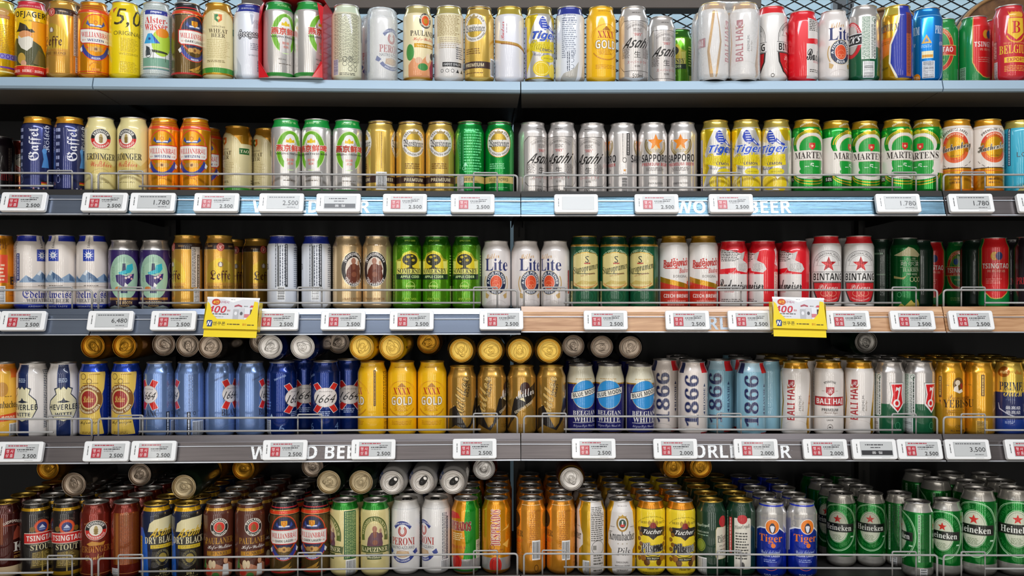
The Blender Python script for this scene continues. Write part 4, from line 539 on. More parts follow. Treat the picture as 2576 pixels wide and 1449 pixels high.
KAP = [O(0, 82, 34, 46, 10, '5A6A24', -12, 192), O(0, 82, 35, 47, 1, '2A3A18', -12, 192), A(0, 82, 29.5, 7, 'WEISSBIER NATURTRÜB', 'E8DCA0', 170, 's', 1, 41), E(0, 80, 23, 33, 'E0D098')] + monk(2, '6A4450', -10) + [P('4A5A20', (-40, 62), (-34, 58), (34, 58), (40, 62), (38, 44), (30, 48), (-30, 48), (-38, 44)), R(0, 54, 72, 15, '44541E'), T(0, 54, 66, 10, 'KAPUZINER', 'F0E4B0', 's'), P('44541E', (-20, 45), (20, 45), (16, 32), (-16, 32)), T(0, 38.5, 34, 8, 'Weißbier', 'F0E8C0', 'c')]
design('cream_green_neck', 168, 'DECE8E', SIL, 'cream can with green neck and monk', [B(147, 170, 'm2A9A30'), B(145.5, 147, 'mF0E8B0')] + KAP + [R(56, 88, 30, 112, '1E5A34'), M(56, 88, 26, 106, 'B8C880', 7, True), C(58, 14, 26, 34)])
design('orange_green_split', 168, 'mF2A018', SIL, 'half orange, half green can', [P('m1CA028', (6, 172), (104, 172), (104, 28), (-2, 28), (4, 60), (0, 100)), TO(-18, 102, 68, 20, 'DESPERADOS', 0, 'F0E0D0', 1, 's'), T(-18, 102, 68, 20, 'DESPERADOS', 'B82018', 's'), P('D02818', (-50, 116), (-8, 120), (-14, 132), (-30, 136), (-44, 132)), M(-14, 78, 32, 18, 'F0D8A0', 4), T(-16, 54, 40, 8, 'TEQUILA', 'B03018', 's'), R(46, 100, 12, 84, '184820'), M(46, 100, 8, 80, 'E8F0D0', 1, True), C(38, 46, 16, 46, bg='F0ECD8', vert=True), B(4, 28, 'mC8C4C0'), E(-18, 22, 13, 15, 'C82820'), O(-18, 22, 8, 12, 1.4, '8A1410'), B(6, 10, 'm3A9A30')])
design('orange_vertical_red', 168, 'mF6A414', SIL, 'orange can with vertical red name', [TO(0, 100, 84, 21, 'DESPERADOS', 0, 'F4E8D8', 1, 's', 90), T(0, 100, 84, 21, 'DESPERADOS', 'B82018', 's', 90), O(-8, 54, 6, 6, 1.4, '8A3010'), T(0, 48, 36, 3.4, 'FLAVOURED BEER', '8A3010', 'x'), T(0, 39, 40, 9, 'TEQUILA', '8A2010', 's'), M(36, 84, 14, 100, 'C87008', 5, True), B(4, 30, 'mD0CCC8'), E(0, 16, 14, 16, 'C82820'), O(0, 16, 9, 12, 1.4, '8A1410'), B(4, 8, 'mE89820'), P('F0B850', (16, 60), (36, 70), (30, 50)), P('F0B850', (14, 90), (36, 104), (34, 96))])
design('amber_back', 168, 'mF0A030', SIL, 'glowing amber can with bar code', [M(0, 156, 60, 3, 'F8E0B0', 1), M(6, 96, 24, 84, 'A86008', 20), T(8, 140, 24, 6, 'PAULANER', '8A4A08', 's'), C(10, 48, 20, 44), T(-56, 84, 68, 14, 'PAULANER', '3A2010', 's'), T(-52, 68, 58, 10, 'Münchner Hell', 'E04818', 'c'), M(-40, 44, 40, 30, 'E07010', 5, fill=.3), E(-50, 114, 20, 20, '2A1C14'), R(-26, 82, .8, 140, 'mF8C850'), O(10, 12, 5, 6, 1.2, '4A2808')])
design('white_gold_sides', 168, 'mDCAC20', SIL, 'white and gold can with crest', [P('E6E0DC', (-24, 170), (22, 170), (26, 140), (32, 100), (38, 84), (38, 62), (26, 50), (24, 0), (-24, 0), (-26, 50), (-38, 62), (-38, 84), (-32, 100), (-26, 140)), O(0, 110, 14, 18, 4, 'mB89040'), E(0, 110, 8, 10, '2A4A3A'), P('D02820', (-5, 103), (5, 103), (4, 109), (-4, 109)), R(0, 112, 3, 8, 'E8E4E0'), P('mC8A040', (-10, 128), (-4, 126), (0, 132), (4, 126), (10, 128), (6, 122), (-6, 122)), M(-24, 102, 12, 3, '8A8078', 1), M(24, 102, 12, 3, '8A8078', 1), T(0, 82, 66, 20, 'Krombacher', '1E1C24', 's'), S(-10, 65, 2, 'A89878'), S(0, 65, 2, 'A89878'), S(10, 65, 2, 'A89878'), T(2, 48, 32, 18, 'Pils', '2A2830', 'I'), T(0, 24, 28, 3, 'ORIGINAL', '5A544E', 'x'), T(0, 17, 34, 4, 'IMPORT FROM', '5A544E', 'x'), T(0, 10, 26, 4, 'GERMANY', '5A544E', 'x'), M(0, 156, 26, 3, '8A8078', 1),
    R(74, 84, 36, 166, 'E2DCD8'), M(74, 112, 32, 84, '5A5650', 18), O(74, 56, 15, 16, 1, '2A2826'), R(66, 56, 8, 10, '8A8680'), M(76, 24, 26, 34, '6A665E', 6), C(46, 10, 16, 34)])
design('yellow_hops', 168, 'F4D428', SIL, 'yellow can with black banner and hops', [B(148, 170, 'mF09818'), B(146.5, 148, '2A1810'), A(0, 76, 50, 5, 'Gebraut nach dem bayerischen Reinheitsgebot', '5A4A10', 100, 'c'), P('B89020', (-13, 112), (-8, 118), (-4, 113), (0, 122), (4, 113), (8, 118), (13, 112), (9, 104), (-9, 104)), T(-22, 112, 16, 5, 'SEIT', '3A2C10', 's'), T(22, 112, 16, 5, '1672', '3A2C10', 's'), P('2A2018', (-30, 102), (-12, 102), (0, 110), (12, 102), (30, 102), (32, 84), (10, 82), (0, 74), (-10, 82), (-32, 84)), E(0, 105, 7, 8, '8A1C18'), R(0, 92, 68, 16, '241C1C'), T(0, 92, 46, 10, 'Tucher', 'F4F0E8', 'x', 0, .12), TO(0, 57, 58, 21, 'Pilsener', 0, '1A1614', 2.2, 'i', 6), TO(0, 57, 58, 21, 'Pilsener', 0, 'F4F0E8', 1.2, 'i', 6), T(0, 57, 58, 21, 'Pilsener', '1A1614', 'i', 6), O(0, 64, 34, 28, 1.6, '1A1614', 215, 325), *[E(-34 + (i % 2) * 5, 30 + i * 11, 5, 5, '8A5A18') for i in range(7)], *[E(34 - (i % 2) * 5, 30 + i * 11, 5, 5, '8A5A18') for i in range(7)], E(-22, 32, 8, 7, 'A06820'), E(22, 32, 8, 7, 'A06820'), E(-14, 24, 7, 6, '6A4014'), E(14, 24, 7, 6, '6A4014'), R(0, 32, 32, 7, '1A1614'), T(0, 32, 28, 4, 'Aus Bayern', 'F0E8C0', 's'), T(0, 14, 26, 4, 'Pilsener Bier', '4A3A10', 's'), M(0, 6, 50, 3, '8A7010', 1)])
PUR = [P('C8B878', (-18, 104), (18, 104), (21, 98), (21, 38), (18, 32), (-18, 32), (-21, 38), (-21, 98)), P('E4DCC8', (-17, 103), (17, 103), (20, 97.5), (20, 38.5), (17, 33), (-17, 33), (-20, 38.5), (-20, 97.5))]
design('bottle_green', 168, '0E3420', GLD, 'bottle-green can with oval label', [SH(32, e) for e in PUR] + [E(30, 116, 11, 13, 'C02028'), T(32, 80, 36, 15, 'Pilsner', '14281C', 'i', 10), R(32, 70, 28, 1, '14281C'), T(34, 62, 28, 4, 'PLZEŇ', '3A3A30', 's'), M(32, 50, 20, 10, '6A6A58', 3), T(-20, 106, 34, 8, 'PilsnerUrquell', 'C8D8C0', 'i', 4), T(-20, 92, 30, 5, 'PLZEŇ, CZECH', 'C8D8C0', 's'), M(-20, 85, 30, 4, '9AB8A0', 1), E(-24, 62, 12, 14, '8A9A30'), O(-24, 62, 10, 12, 1, '2A4A20'), C(-22, 16, 26, 38),
    R(94, 84, 8, 80, 'C82828'), M(94, 84, 5, 76, 'F0D0C8', 1, True), M(84, 80, 6, 120, '9AB8A0', 2, True), P('E4DED0', (-104, 124), (-68, 124), (-66, 120), (-66, 20), (-68, 14), (-104, 14)), E(-86, 122, 11, 11, 'C02028'), T(-86, 104, 34, 11, 'PilsnerUrquell', '14281C', 'i', 8), M(-86, 62, 30, 62, '4A4A44', 10), E(-86, 20, 5, 6, '3A3A38')])
design('blue_orange_disc', 168, 'm1236B8', SIL, 'royal blue can with orange disc', [B(122, 170, 'mD0CCC8'), B(159, 162.5, '1C34B8'), P('mD0CCC8', (-52, 124), (52, 124), (52, 88), (36, 96), (26, 104), (-22, 104), (-38, 98), (-40, 50), (-52, 52)), P('E8E8F0', (-24, 106), (24, 106), (38, 94), (38, 92), (22, 103), (-22, 103), (-36, 97), (-37, 52), (-39, 52), (-38, 100)), T(-4, 128, 44, 9, 'World Acclaimed', '8A8A98', 'c', 3), O(-24, 114, 5, 6, 1, '8A8A98'), E(6, 108, 16, 17, 'F4ECE8'), E(6, 108, 14.6, 15.6, 'F08018'), E(6, 104, 7, 11, '18203C'), P('E8E8F0', (1, 108), (6, 112), (11, 108), (9, 98), (6, 94), (3, 98)), E(6, 113, 4, 3, '18203C'), T(2, 80, 54, 21, 'Tiger', 'F0781C', 's'), E(8, 66, 5, 5, 'F0781C'), T(2, 52, 44, 8, 'World Acclaimed', 'B8C8F0', 'c', 3), T(2, 43, 42, 4, 'ASIAN LAGER', 'E8ECF8', 'x'), M(2, 32, 30, 8, '98A8E0', 2), O(2, 36, 26, 22, .8, 'D86050', 230, 310), R(-48, 90, 10, 100, 'E0E0E8'), T(2, 6, 30, 4, '500 ml', 'C8D0F0', 'x')])
HEI = [O(0, 86, 46, 56, 1.6, 'B8E8B8'), O(0, 86, 43, 53, .7, 'B8E8B8'), A(0, 86, 35, 7, 'HEINEKEN LAGER BEER', '1E8A3A', 150, 's', 1, 43), A(0, 86, 37, 6, 'PREMIUM QUALITY', '1E8A3A', -120, 's', -1, 45), O(0, 86, 25, 37, .8, 'B8E8B8'), E(0, 86, 23.5, 35, 'D4D8C0'), O(0, 86, 21, 32, .7, '5A8A60'), S(0, 104, 10, 'D82820'), M(0, 62, 24, 12, '8A9A78', 4), R(0, 84, 78, 20, '2A3A28'), R(0, 84, 76, 17.5, '10140F'), T(0, 84, 64, 13, 'Heineken', 'F0F0E8', 's'), R(34, 64, 8, 3, 'C8E8C8')]
design('green_black_band', 168, 'm0A842E', SIL, 'green can with red star, black band', [B(144, 170, 'mC8C4BC'), M(0, 148, 60, 3, '8A8880', 1), B(0, 20, 'mC0BCB4'), M(0, 14, 40, 2.5, '7A7870', 1)] + HEI + [M(66, 84, 22, 108, '0A4A20', 6, True), R(52, 84, 5, 108, 'B8D8B8'), M(52, 84, 3.4, 104, '0A3A18', 1, True), R(78, 84, 4, 108, 'B8D8B8'), C(62, 6, 16, 24, vert=True)])

def raise_print(els, d):
    f = lambda z: z + d * max(0, min(1, z / 26, (158 - z) / 30))
    return [[([(u, f(z)) for u, z in p], c) for p, c in e] for e in els]
for _n in list(D)[BOTTOM_FROM:]: D[_n]['els'] = raise_print(D[_n]['els'], 8)
# ---------------------------------------------------------------- shelving
ZS = {1: .455, 2: .206, 3: -.050, 4: -.334, 5: -.647}          # shelf tops relative to the eye level
LIP = {1: .455, 2: .2114, 3: -.0415, 4: -.320, 5: -.632}
SEAM = [(-1.82, 1.930), (-.9026, 1.963), (.0192, 2.000), (.9393, 1.988), (1.86, 1.980)]   # bay ends: x, distance
SHELFNAME = {1: 'top shelf', 2: 'second shelf', 3: 'third shelf', 4: 'fourth shelf', 5: 'bottom shelf'}
def front_dist(x):
    for (xa, da), (xb, db) in zip(SEAM, SEAM[1:]):
        if x <= xb: return da + (db - da) * (x - xa) / (xb - xa)
    return SEAM[-1][1]
def wx(px, d): return (px - 1288) * d / F
def bay_frame(b):
    (xa, da), (xb, db) = SEAM[b], SEAM[b + 1]
    a = math.atan2(db - da, xb - xa)
    return (xa, da - CAMD), a, math.hypot(xb - xa, db - da)

def noise_metal(name, col, rough, metal, sx=3, sy=60, amt=.25, bump=0.0):
    m = bpy.data.materials.new(name); m.use_nodes = True; nt = m.node_tree; b = nt.nodes['Principled BSDF']
    tc = nt.nodes.new('ShaderNodeTexCoord'); mp = nt.nodes.new('ShaderNodeMapping'); mp.inputs['Scale'].default_value = (sx, sx, sy)
    n = nt.nodes.new('ShaderNodeTexNoise'); n.inputs['Scale'].default_value = 4; n.inputs['Detail'].default_value = 4
    nt.links.new(tc.outputs['Object'], mp.inputs['Vector']); nt.links.new(mp.outputs[0], n.inputs['Vector'])
    mx = nt.nodes.new('ShaderNodeMix'); mx.data_type = 'RGBA'
    c = lin(col); mx.inputs['A'].default_value = tuple(v * (1 - amt) for v in c[:3]) + (1,); mx.inputs['B'].default_value = tuple(min(1, v * (1 + amt)) for v in c[:3]) + (1,)
    nt.links.new(n.outputs['Fac'], mx.inputs['Factor']); nt.links.new(mx.outputs['Result'], b.inputs['Base Color'])
    b.inputs['Roughness'].default_value = rough; b.inputs['Metallic'].default_value = metal
    if bump:
        bp = nt.nodes.new('ShaderNodeBump'); bp.inputs['Strength'].default_value = bump; bp.inputs['Distance'].default_value = .002
        nt.links.new(n.outputs['Fac'], bp.inputs['Height']); nt.links.new(bp.outputs['Normal'], b.inputs['Normal'])
    return m
def wood_mat(name, c0, c1, sx=2.0, sz=26.0, rough=.4):
    m = bpy.data.materials.new(name); m.use_nodes = True; nt = m.node_tree; b = nt.nodes['Principled BSDF']
    tc = nt.nodes.new('ShaderNodeTexCoord'); mp = nt.nodes.new('ShaderNodeMapping'); mp.inputs['Scale'].default_value = (sx, 6, sz)
    n = nt.nodes.new('ShaderNodeTexNoise'); n.inputs['Scale'].default_value = 3; n.inputs['Detail'].default_value = 6; n.inputs['Distortion'].default_value = 1.2
    cr = nt.nodes.new('ShaderNodeValToRGB'); cr.color_ramp.elements[0].position = .32; cr.color_ramp.elements[0].color = lin(c0); cr.color_ramp.elements[1].position = .68; cr.color_ramp.elements[1].color = lin(c1)
    nt.links.new(tc.outputs['Object'], mp.inputs['Vector']); nt.links.new(mp.outputs[0], n.inputs['Vector']); nt.links.new(n.outputs['Fac'], cr.inputs['Fac']); nt.links.new(cr.outputs['Color'], b.inputs['Base Color'])
    b.inputs['Roughness'].default_value = rough; b.inputs['Coat Weight'].default_value = .4; b.inputs['Coat Roughness'].default_value = .15
    return m
M_DARK = noise_metal('dark_steel', '2A2826', .5, .3, 3, 3, .15)
M_BLACK = mat('k121214', .55, name='black_back_panel')
M_TOP = noise_metal('pale_blue_steel', '9FB6C8', .38, .1, 2, 2, .05)
M_APRON = noise_metal('warm_grey_steel', '6E6862', .5, .2, 3, 3, .10)
M_STRIP = noise_metal('blue_grey_strip', '747E90', .24, .75, 1.2, 40, .10)
M_STRIPG = noise_metal('brushed_grey_strip', '716B6C', .26, .7, 2.0, 60, .28)
M_STRIPD = noise_metal('slate_strip', '55707F', .26, .85, 1.0, 90, .55, .25)
M_WOOD = wood_mat('wood_print_strip', 'A87850', 'D6AA80')
M_RIDGE = mat('mC8CCD4', .25, .5, 0, name='ridge_plastic')
M_WIRE = mat('A8A6A4', .4, .1, .2, name='grey_coated_wire')
M_WHITE = mat('F2F2F2', .35, 0, .3, name='white_plastic')

STRIPMAT = {(2, 0): M_STRIP, (2, 1): M_STRIPD, (2, 2): M_STRIPD, (2, 3): M_STRIPG, (3, 0): M_STRIP, (3, 1): M_STRIP, (3, 2): M_WOOD, (3, 3): M_WOOD,
            (4, 0): M_STRIPG, (4, 1): M_STRIPG, (4, 2): M_STRIPG, (4, 3): M_STRIPG}
STRIPWORD = {2: 'slate', 3: 'blue-grey', 4: 'brushed grey', 5: 'dark', 1: 'pale blue'}
BAYWORD = ['at the far left edge', 'in the wide left bay', 'in the wide right bay', 'at the far right edge']
LETTER = {(2, 1): (783, 'WORLD BEER'), (2, 2): (1843, 'WORLD BEER'), (4, 1): (778, 'WORLD BEER'), (4, 2): (1843, 'WORLD BEER'), (3, 2): (1843, 'WORLD BEER')}
TILT = math.radians(19)
def rail_profile(row):
    z = LIP[row]; return z
for row in range(1, 6):
    for b in range(4):
        (ox, oy), ang, L = bay_frame(b)
        strip = STRIPMAT.get((row, b), M_STRIPG)
        word = 'pale blue' if row == 1 else ('wood-print' if strip is M_WOOD else {2: 'slate', 3: 'blue-grey', 4: 'brushed grey', 5: 'dark'}[row])
        sh = thing('shelf', (ox, oy, CAMH + ZS[row]), ang, label='%s-fronted steel %s %s' % (word, SHELFNAME[row], BAYWORD[b]), cat='shelf', group='gondola shelves')
        g = .0012
        x0, x1 = g, L - g
        aL = bay_frame(b - 1)[1] if b else ang; aR = bay_frame(b + 1)[1] if b < 3 else ang
        def deck(d, ya, yb, xa, xb, za, zb):      # ends mitred so that neighbouring decks meet
            e0, e1 = math.tan((aL - ang) / 2), math.tan((ang - aR) / 2)
            v = [(xa - e0 * y, y, z) for z in (za, zb) for y in (ya, yb)] + [(xb + e1 * y, y, z) for z in (za, zb) for y in (ya, yb)]
            d.add(v, [(0, 4, 5, 1), (2, 3, 7, 6), (0, 2, 6, 4), (1, 5, 7, 3), (0, 1, 3, 2), (4, 6, 7, 5)], M_DARK)
        zt = LIP[row] - ZS[row] - (.0045 if row == 3 and b < 2 else 0)
        if row == 1:
            d = MB(); deck(d, .012, .4705, .0003, L - .0003, 0, -.012); d.obj('deck', sh)
            d = MB(); d.prism([(.006, 0), (.0, -.002), (-.006, -.021), (-.002, -.026), (.012, -.026), (.012, -.0)], x0, x1, M_TOP); d.obj('front_lip', sh)
            d = MB(); d.prism([(.012, -.014), (.012, -.024), (.15, -.030), (.16, -.028), (.16, -.014)], x0, x1, M_APRON); d.obj('apron_panel', sh)
        else:
            d = MB(); deck(d, .005, .425, .0003, L - .0003, 0, -.028); d.obj('deck', sh)
            lipm = M_WOOD if strip is M_WOOD else (M_STRIPG if row == 4 else M_DARK if row == 2 else strip)
            d = MB(); d.prism([(.005, zt), (.001, zt + .001), (-.0045, zt - .011), (.005, zt - .012)], x0, x1, lipm); d.obj('front_lip', sh)
            # sloping price rail with a grooved top edge and a foot
            d = MB(); y0 = -.004; zz = zt - .011; s, c = math.tan(TILT), 1
            pt = lambda q, o=0: (y0 - q * s - o, zz - q)
            d.prism([(.006, zz), pt(0), pt(.003, .0012), pt(.005, .0012), pt(.0055), pt(.009), pt(.0095, .0016), pt(.011, .0016), pt(.012), pt(.040), pt(.041, .0022), pt(.0435, .0022), (.006, zz - .0435)], x0, x1, strip)
            d.obj('price_rail', sh)
            d = MB(); d.prism([pt(.0415, .0030), pt(.0440, .0030), (.006, zz - .0440), (.006, zz - .0438), pt(.0438, .0026), pt(.0415, .0026)], x0, x1, M_RIDGE); d.obj('rail_foot', sh)
            d = MB(); d.prism([pt(.0094, .0024), pt(.0112, .0024), pt(.0112, .0012), pt(.0094, .0012)], x0, x1, M_RIDGE); d.obj('rail_ridge', sh)
            if (row, b) in LETTER:
                px, s_ = LETTER[(row, b)]
                dd = front_dist(wx(px, 1.99)) - .01
                lx = (wx(px, dd) - ox) / math.cos(ang)
                els = [T(0, 0, 252, 30, s_, 'F4F6F8' if row != 3 else 'B8C4D0', 'x')] + [R(-126 + i * 3.1, ((i * 7) % 5 - 2) * 4.6, 2.0, 1.0, '5A606C') for i in range(82)]
                mm = Matrix.Translation((lx, y0 - .024 * s - .0004, zz - .024)) @ Matrix.Rotation(-TILT, 4, 'X')
                MB().art(els, mm).obj('lettering', sh)
        # end brackets under the deck
        if row < 5 or True:
            for k, xx in enumerate((x0 + .0015, x1 - .0015)):
                d = MB(); zb = -.012 if row == 1 else -.028
                yb = .165 if row == 1 else .02
                d.prism([(yb, zb), (.437, zb), (.437, zb - .017), (yb + .02, zb - .008)], xx - .001, xx + .001, M_DARK); d.obj('bracket', sh)

# upright posts at the bay joints, with slots
for i, (x, dd) in enumerate(SEAM):
    nm = ['outer left', 'left', 'centre', 'right', 'outer right'][i]
    t = thing('upright_post', (x, dd - CAMD + .455, 0), 0, label='dark slotted steel upright post behind the %s bay joint' % nm, cat='post', group='upright posts')
    d = MB(); d.box((0, 0, (CAMH + .442) / 2 + .001), (.03, .03, CAMH + .440), M_DARK); [d.box((0, -.0156, .5 + j * .05), (.005, .0012, .028), mat('k050505')) for j in range(24)]; d.obj('post', t)
# back panels
for b in range(4):
    (ox, oy), ang, L = bay_frame(b)
    d = MB(); zb, zt = .01, CAMH + .470
    if b == 0:
        zh = CAMH + .356
        for x0, x1, z0, z1 in ((0, L, zb, zh - .034), (0, L, zh, zt), (0, L * .80, zh - .034, zh)): d.box(((x0 + x1) / 2, .475, (z0 + z1) / 2), (x1 - x0, .006, z1 - z0), M_BLACK)
    else: d.box((L / 2, .475, (zb + zt) / 2), (L - .010, .006, zt - zb), M_BLACK)
    o = d.obj('back_panel', None); o.location = (ox, oy, 0); o.rotation_euler = (0, 0, ang)
    tag(o, 'black back panel of the shelving ' + ['at the far left edge', 'behind the wide left bay', 'behind the wide right bay', 'at the far right edge'][b], 'panel')
    d = MB(); d.box((L / 2, .225, .2715), (L - .03, .41, .54), M_DARK, bev=.004); o = d.obj('base_cabinet', None); o.location = (ox, oy, 0); o.rotation_euler = (0, 0, ang)
    tag(o, 'dark steel base cabinet under the shelving ' + BAYWORD[b], 'cabinet')

# ---------------------------------------------------------------- room
def room_box(name, c, s, m):
    o = MB().box(c, s, m).obj(name); tag(o, kind='structure'); return o
M_FLOOR = noise_metal('polished_floor', 'B8B0A4', .12, 0.0, 1, 1, .08)
M_CEIL = noise_metal('ceiling_paint', 'C8C8C6', .8, 0.0, 1, 1, .04)
M_WALL = noise_metal('pale_blue_wall', 'B4CCD8', .7, 0.0, 1.5, 6, .10)
room_box('floor', (0, -4.6, -.03), (13, 11.2, .06), M_FLOOR)
room_box('ceiling', (0, -4.6, CEIL + .03), (13, 11.2, .06), M_CEIL)
room_box('wall_back', (0, .98, CEIL / 2), (13, .06, CEIL), M_WALL)
room_box('wall_front', (0, -10.2, CEIL / 2), (13, .06, CEIL), mat('k8A8684', name='grey_wall'))
room_box('wall_left', (-6.5, -4.6, CEIL / 2), (.06, 11.2, CEIL), mat('k8A8684'))
room_box('wall_right', (6.5, -4.6, CEIL / 2), (.06, 11.2, CEIL), mat('k8A8684'))

# ---------------------------------------------------------------- behind the top shelf
ZM = CAMH
t = thing('mesh_screen', (0, .485, ZM + .455), 0, label='black diamond wire mesh screen standing behind the top shelf', cat='screen')
px_, pz_ = .0535, .0270
d = MB(); X0, X1, Z0, Z1 = -1.75, 1.75, .0, .60
sl = pz_ / px_
for sg in (1, -1):
    n = int((X1 - X0) / px_) + 26
    for i in range(-26, n):
        xs = X0 + i * px_
        if sg > 0: a, b2 = (xs, Z0), (xs + (Z1 - Z0) / sl, Z1)
        else: a, b2 = (xs + (Z1 - Z0) / sl - 26 * px_ + px_ * 4, Z0), (xs - 26 * px_ + px_ * 4, Z1)
        # clip to the panel
        (xa, za), (xb, zb) = a, b2
        def at(x): return za + (zb - za) * (x - xa) / (xb - xa)
        if xa > xb: xa, za, xb, zb = xb, zb, xa, za
        if xb <= X0 or xa >= X1: continue
        za_, zb_ = (at(X0) if xa < X0 else za), (at(X1) if xb > X1 else zb)
        xa_, xb_ = max(xa, X0), min(xb, X1)
        d.tube([(xa_, sg * .0012, za_), (xb_, sg * .0012, zb_)], .0021, mat('k101012'), 4)
d.obj('wire_lattice', t)
d = MB(); d.box((0, 0, .006), (3.5, .012, .012), M_DARK); d.box((0, 0, .60), (3.5, .012, .012), M_DARK); d.obj('frame', t)
for px, w_ in ((432, .022), (2135, .038), (2165, .016)):
    x = wx(px, 2.52)
    t = thing('slotted_post', (x, .60, ZM + .30), 0, label='grey slotted wall post seen through the mesh, ' + {432: 'left of the dark beam', 2135: 'wide one right of the dark beam', 2165: 'narrow one right of the wide post'}[px], cat='post', group='wall posts')
    d = MB(); d.box((0, 0, .35), (w_, .02, .70), mat('8E98A2', .5)); [d.box((0, -.0106, .2 + k * .03), (w_ * .3, .0012, .016), mat('k30343A')) for k in range(15)]; d.obj('post', t)
xa, xb = wx(610, 2.43), wx(1913, 2.43)
d = MB(); d.box(((xa + xb) / 2, .4475, ZM + .744 + .09), (xb - xa, .055, .18), noise_metal('beam_brown', '6A625C', .6, .2, 1, 6, .1), bev=.002)
o = d.obj('header_beam'); tag(o, 'grey-brown header beam crossing in front of the mesh', 'beam')

# round wooden tubs lying on their sides
M_WD = wood_mat('tub_wood', '5A3A22', '8A6038', 9, 9, .55); M_WR = wood_mat('rim_wood', '9A7044', 'B88C58', 6, 6, .5)
for px, dd, r, lb in ((2548, 2.315, .147, 'large round wooden tub behind red cans at right end of top shelf'), (2238, 2.33, .131, 'round wooden tub mostly hidden behind the gold and blue cans, top shelf'), (128, 2.28, .137, 'round wooden tub behind the yellow hunter can, top shelf')):
    t = thing('wooden_tub', (wx(px, dd), dd - CAMD, ZM + ZS[1] + .0026), 0, label=lb, cat='tub', group='wooden tubs')
    Mx = Matrix.Translation((0, 0, r)) @ Matrix.Rotation(PI / 2, 4, 'X')
    v, f = revolve([(r * 920, -110), (r * 1000, -50), (r * 1000, 0), (r * 955, 0), (r * 945, -14)], 56); d = MB(); d.add(v, f[:-1], M_WR, Mx); d.obj('rim', t, True)
    v, f = revolve([(r * 945, -9.5), (r * 945, -9)], 56); d = MB(); d.add(v, f, M_WD, Mx); d.obj('head', t)
    v, f = revolve([(r * 1005, -34), (r * 1012, -32), (r * 1012, -24), (r * 1005, -22)], 56); d = MB(); d.add(v, f[:-1], M_DARK, Mx); d.obj('hoop', t, True)

# ---------------------------------------------------------------- wire guards
def guard(row, b, sgn_label):
    (ox, oy), ang, L = bay_frame(b)
    z0 = .0004; top = LIP[row] - ZS[row] + (.037 if row != 5 else .046)
    t = thing('wire_guard', (ox, oy, CAMH + ZS[row]), ang, label=sgn_label, cat='guard rail', group='wire guard rails')
    yy = .0085; r = .0023
    a, bb = .007, L - .007
    d = MB(); d.tube(corner([(a, yy, z0), (a, yy, top), (bb, yy, top), (bb, yy, z0)], .008), r, M_WIRE, 8); d.obj('top_rail', t, True)
    d = MB(); d.tube([(L * .103, yy - .004, top - .028), (L * .905, yy - .004, top - .028)], r * .95, M_WIRE, 8); d.obj('lower_rail', t, True)
    for k in (.052, .471, .888):
        d = MB(); d.tube(corner([(L * k, yy + .0044, z0), (L * k, yy + .0044, top + .006), (L * k + .052, yy + .0044, top + .006), (L * k + .052, yy + .0044, z0)], .003), r * .8, M_WIRE, 6); d.obj('bracket', t, True)
for row in (2, 3, 4, 5):
    for b in range(4):
        guard(row, b, 'grey two-bar wire guard rail along the %s %s' % (SHELFNAME[row], BAYWORD[b]))

# ---------------------------------------------------------------- cans
def lid_mesh(c, tabc):
    m = mat(c, .34, .92, 0)
    d = MB(); v, f = revolve([(26.3, 0.4), (27.2, 1.0), (27.5, 2.0), (27.2, 3.0), (26.4, 3.4), (25.7, 3.0), (25.2, 1.5), (24.4, -2.6), (23.6, -3.4), (22.8, -2.8), (22.3, -1.6), (20.5, -1.5), (19.8, -1.9), (4, -1.9), (3.2, -1.2), (2.6, -.6)], 48)
    d.add(v, f, m)
    # score line and raised beads round the opening
    pts = [(math.sin(a) * 9.5, -9 + math.cos(a) * 7.5 * 1.1, -1.7) for a in [i * 2 * PI / 24 for i in range(25)]]
    d.tube([(x / 1000, y / 1000, z / 1000) for x, y, z in pts], .0005, m, 5)
    pts = [(math.sin(a) * 14, -4 + math.cos(a) * 15, -1.8) for a in [math.radians(40 + i * 280 / 24) for i in range(25)]]
    d.tube([(x / 1000, y / 1000, z / 1000) for x, y, z in pts], .0006, m, 5)
    me = d.mesh('can_lid', True)
    d = MB(); tm = mat(tabc, .3, .92, 0) if tabc[0] == 'm' else mat(tabc, .3, .2, .3)
    def loop(rx, ry, cy, n=28): return [(rx * math.sin(i * 2 * PI / n), cy + ry * math.cos(i * 2 * PI / n)) for i in range(n)]
    o, i_ = loop(8.0, 12.5, 3.5), loop(4.4, 3.4, 10.4)
    n = len(o); sg = lambda p, q, k: (abs(p) ** k) * (1 if p >= 0 else -1)
    vs = [(x / 1000, y / 1000, z / 1000) for z in (-.3, .7) for x, y in o] + [(x / 1000, y / 1000, z / 1000) for z in (-.3, .7) for x, y in i_]
    fs = []
    for k in range(n):
        q = (k + 1) % n
        fs += [(k, q, n + q, n + k)[::-1], (2 * n + k, 2 * n + q, 3 * n + q, 3 * n + k), (n + k, n + q, 3 * n + q, 3 * n + k)[::-1]]
    d.add(vs, fs, tm)
    v, f = revolve([(3.4, .6), (3.2, 1.3), (2.0, 1.5)], 16); d.add(v, f, tm, Matrix.Translation((0, -1.5 / 1000, 0)))
    pts = loop(7.0, 11.4, 3.5); d.tube([(x / 1000, y / 1000, .0009) for x, y in pts + pts[:1]], .0008, tm, 6)
    v, f = revolve([(5.0, .65), (4.6, 1.0), (3.9, .7)], 20); d.add(v, f[:-1], tm, Matrix.Translation((0, 0, 0)))
    tb = d.mesh('pull_tab', False)
    return me, tb
LIDS = {}
def lids(c, t):
    k = (c, t)
    if k not in LIDS: LIDS[k] = lid_mesh(c, t)
    return LIDS[k]
BODY = {}
PROTO = {}
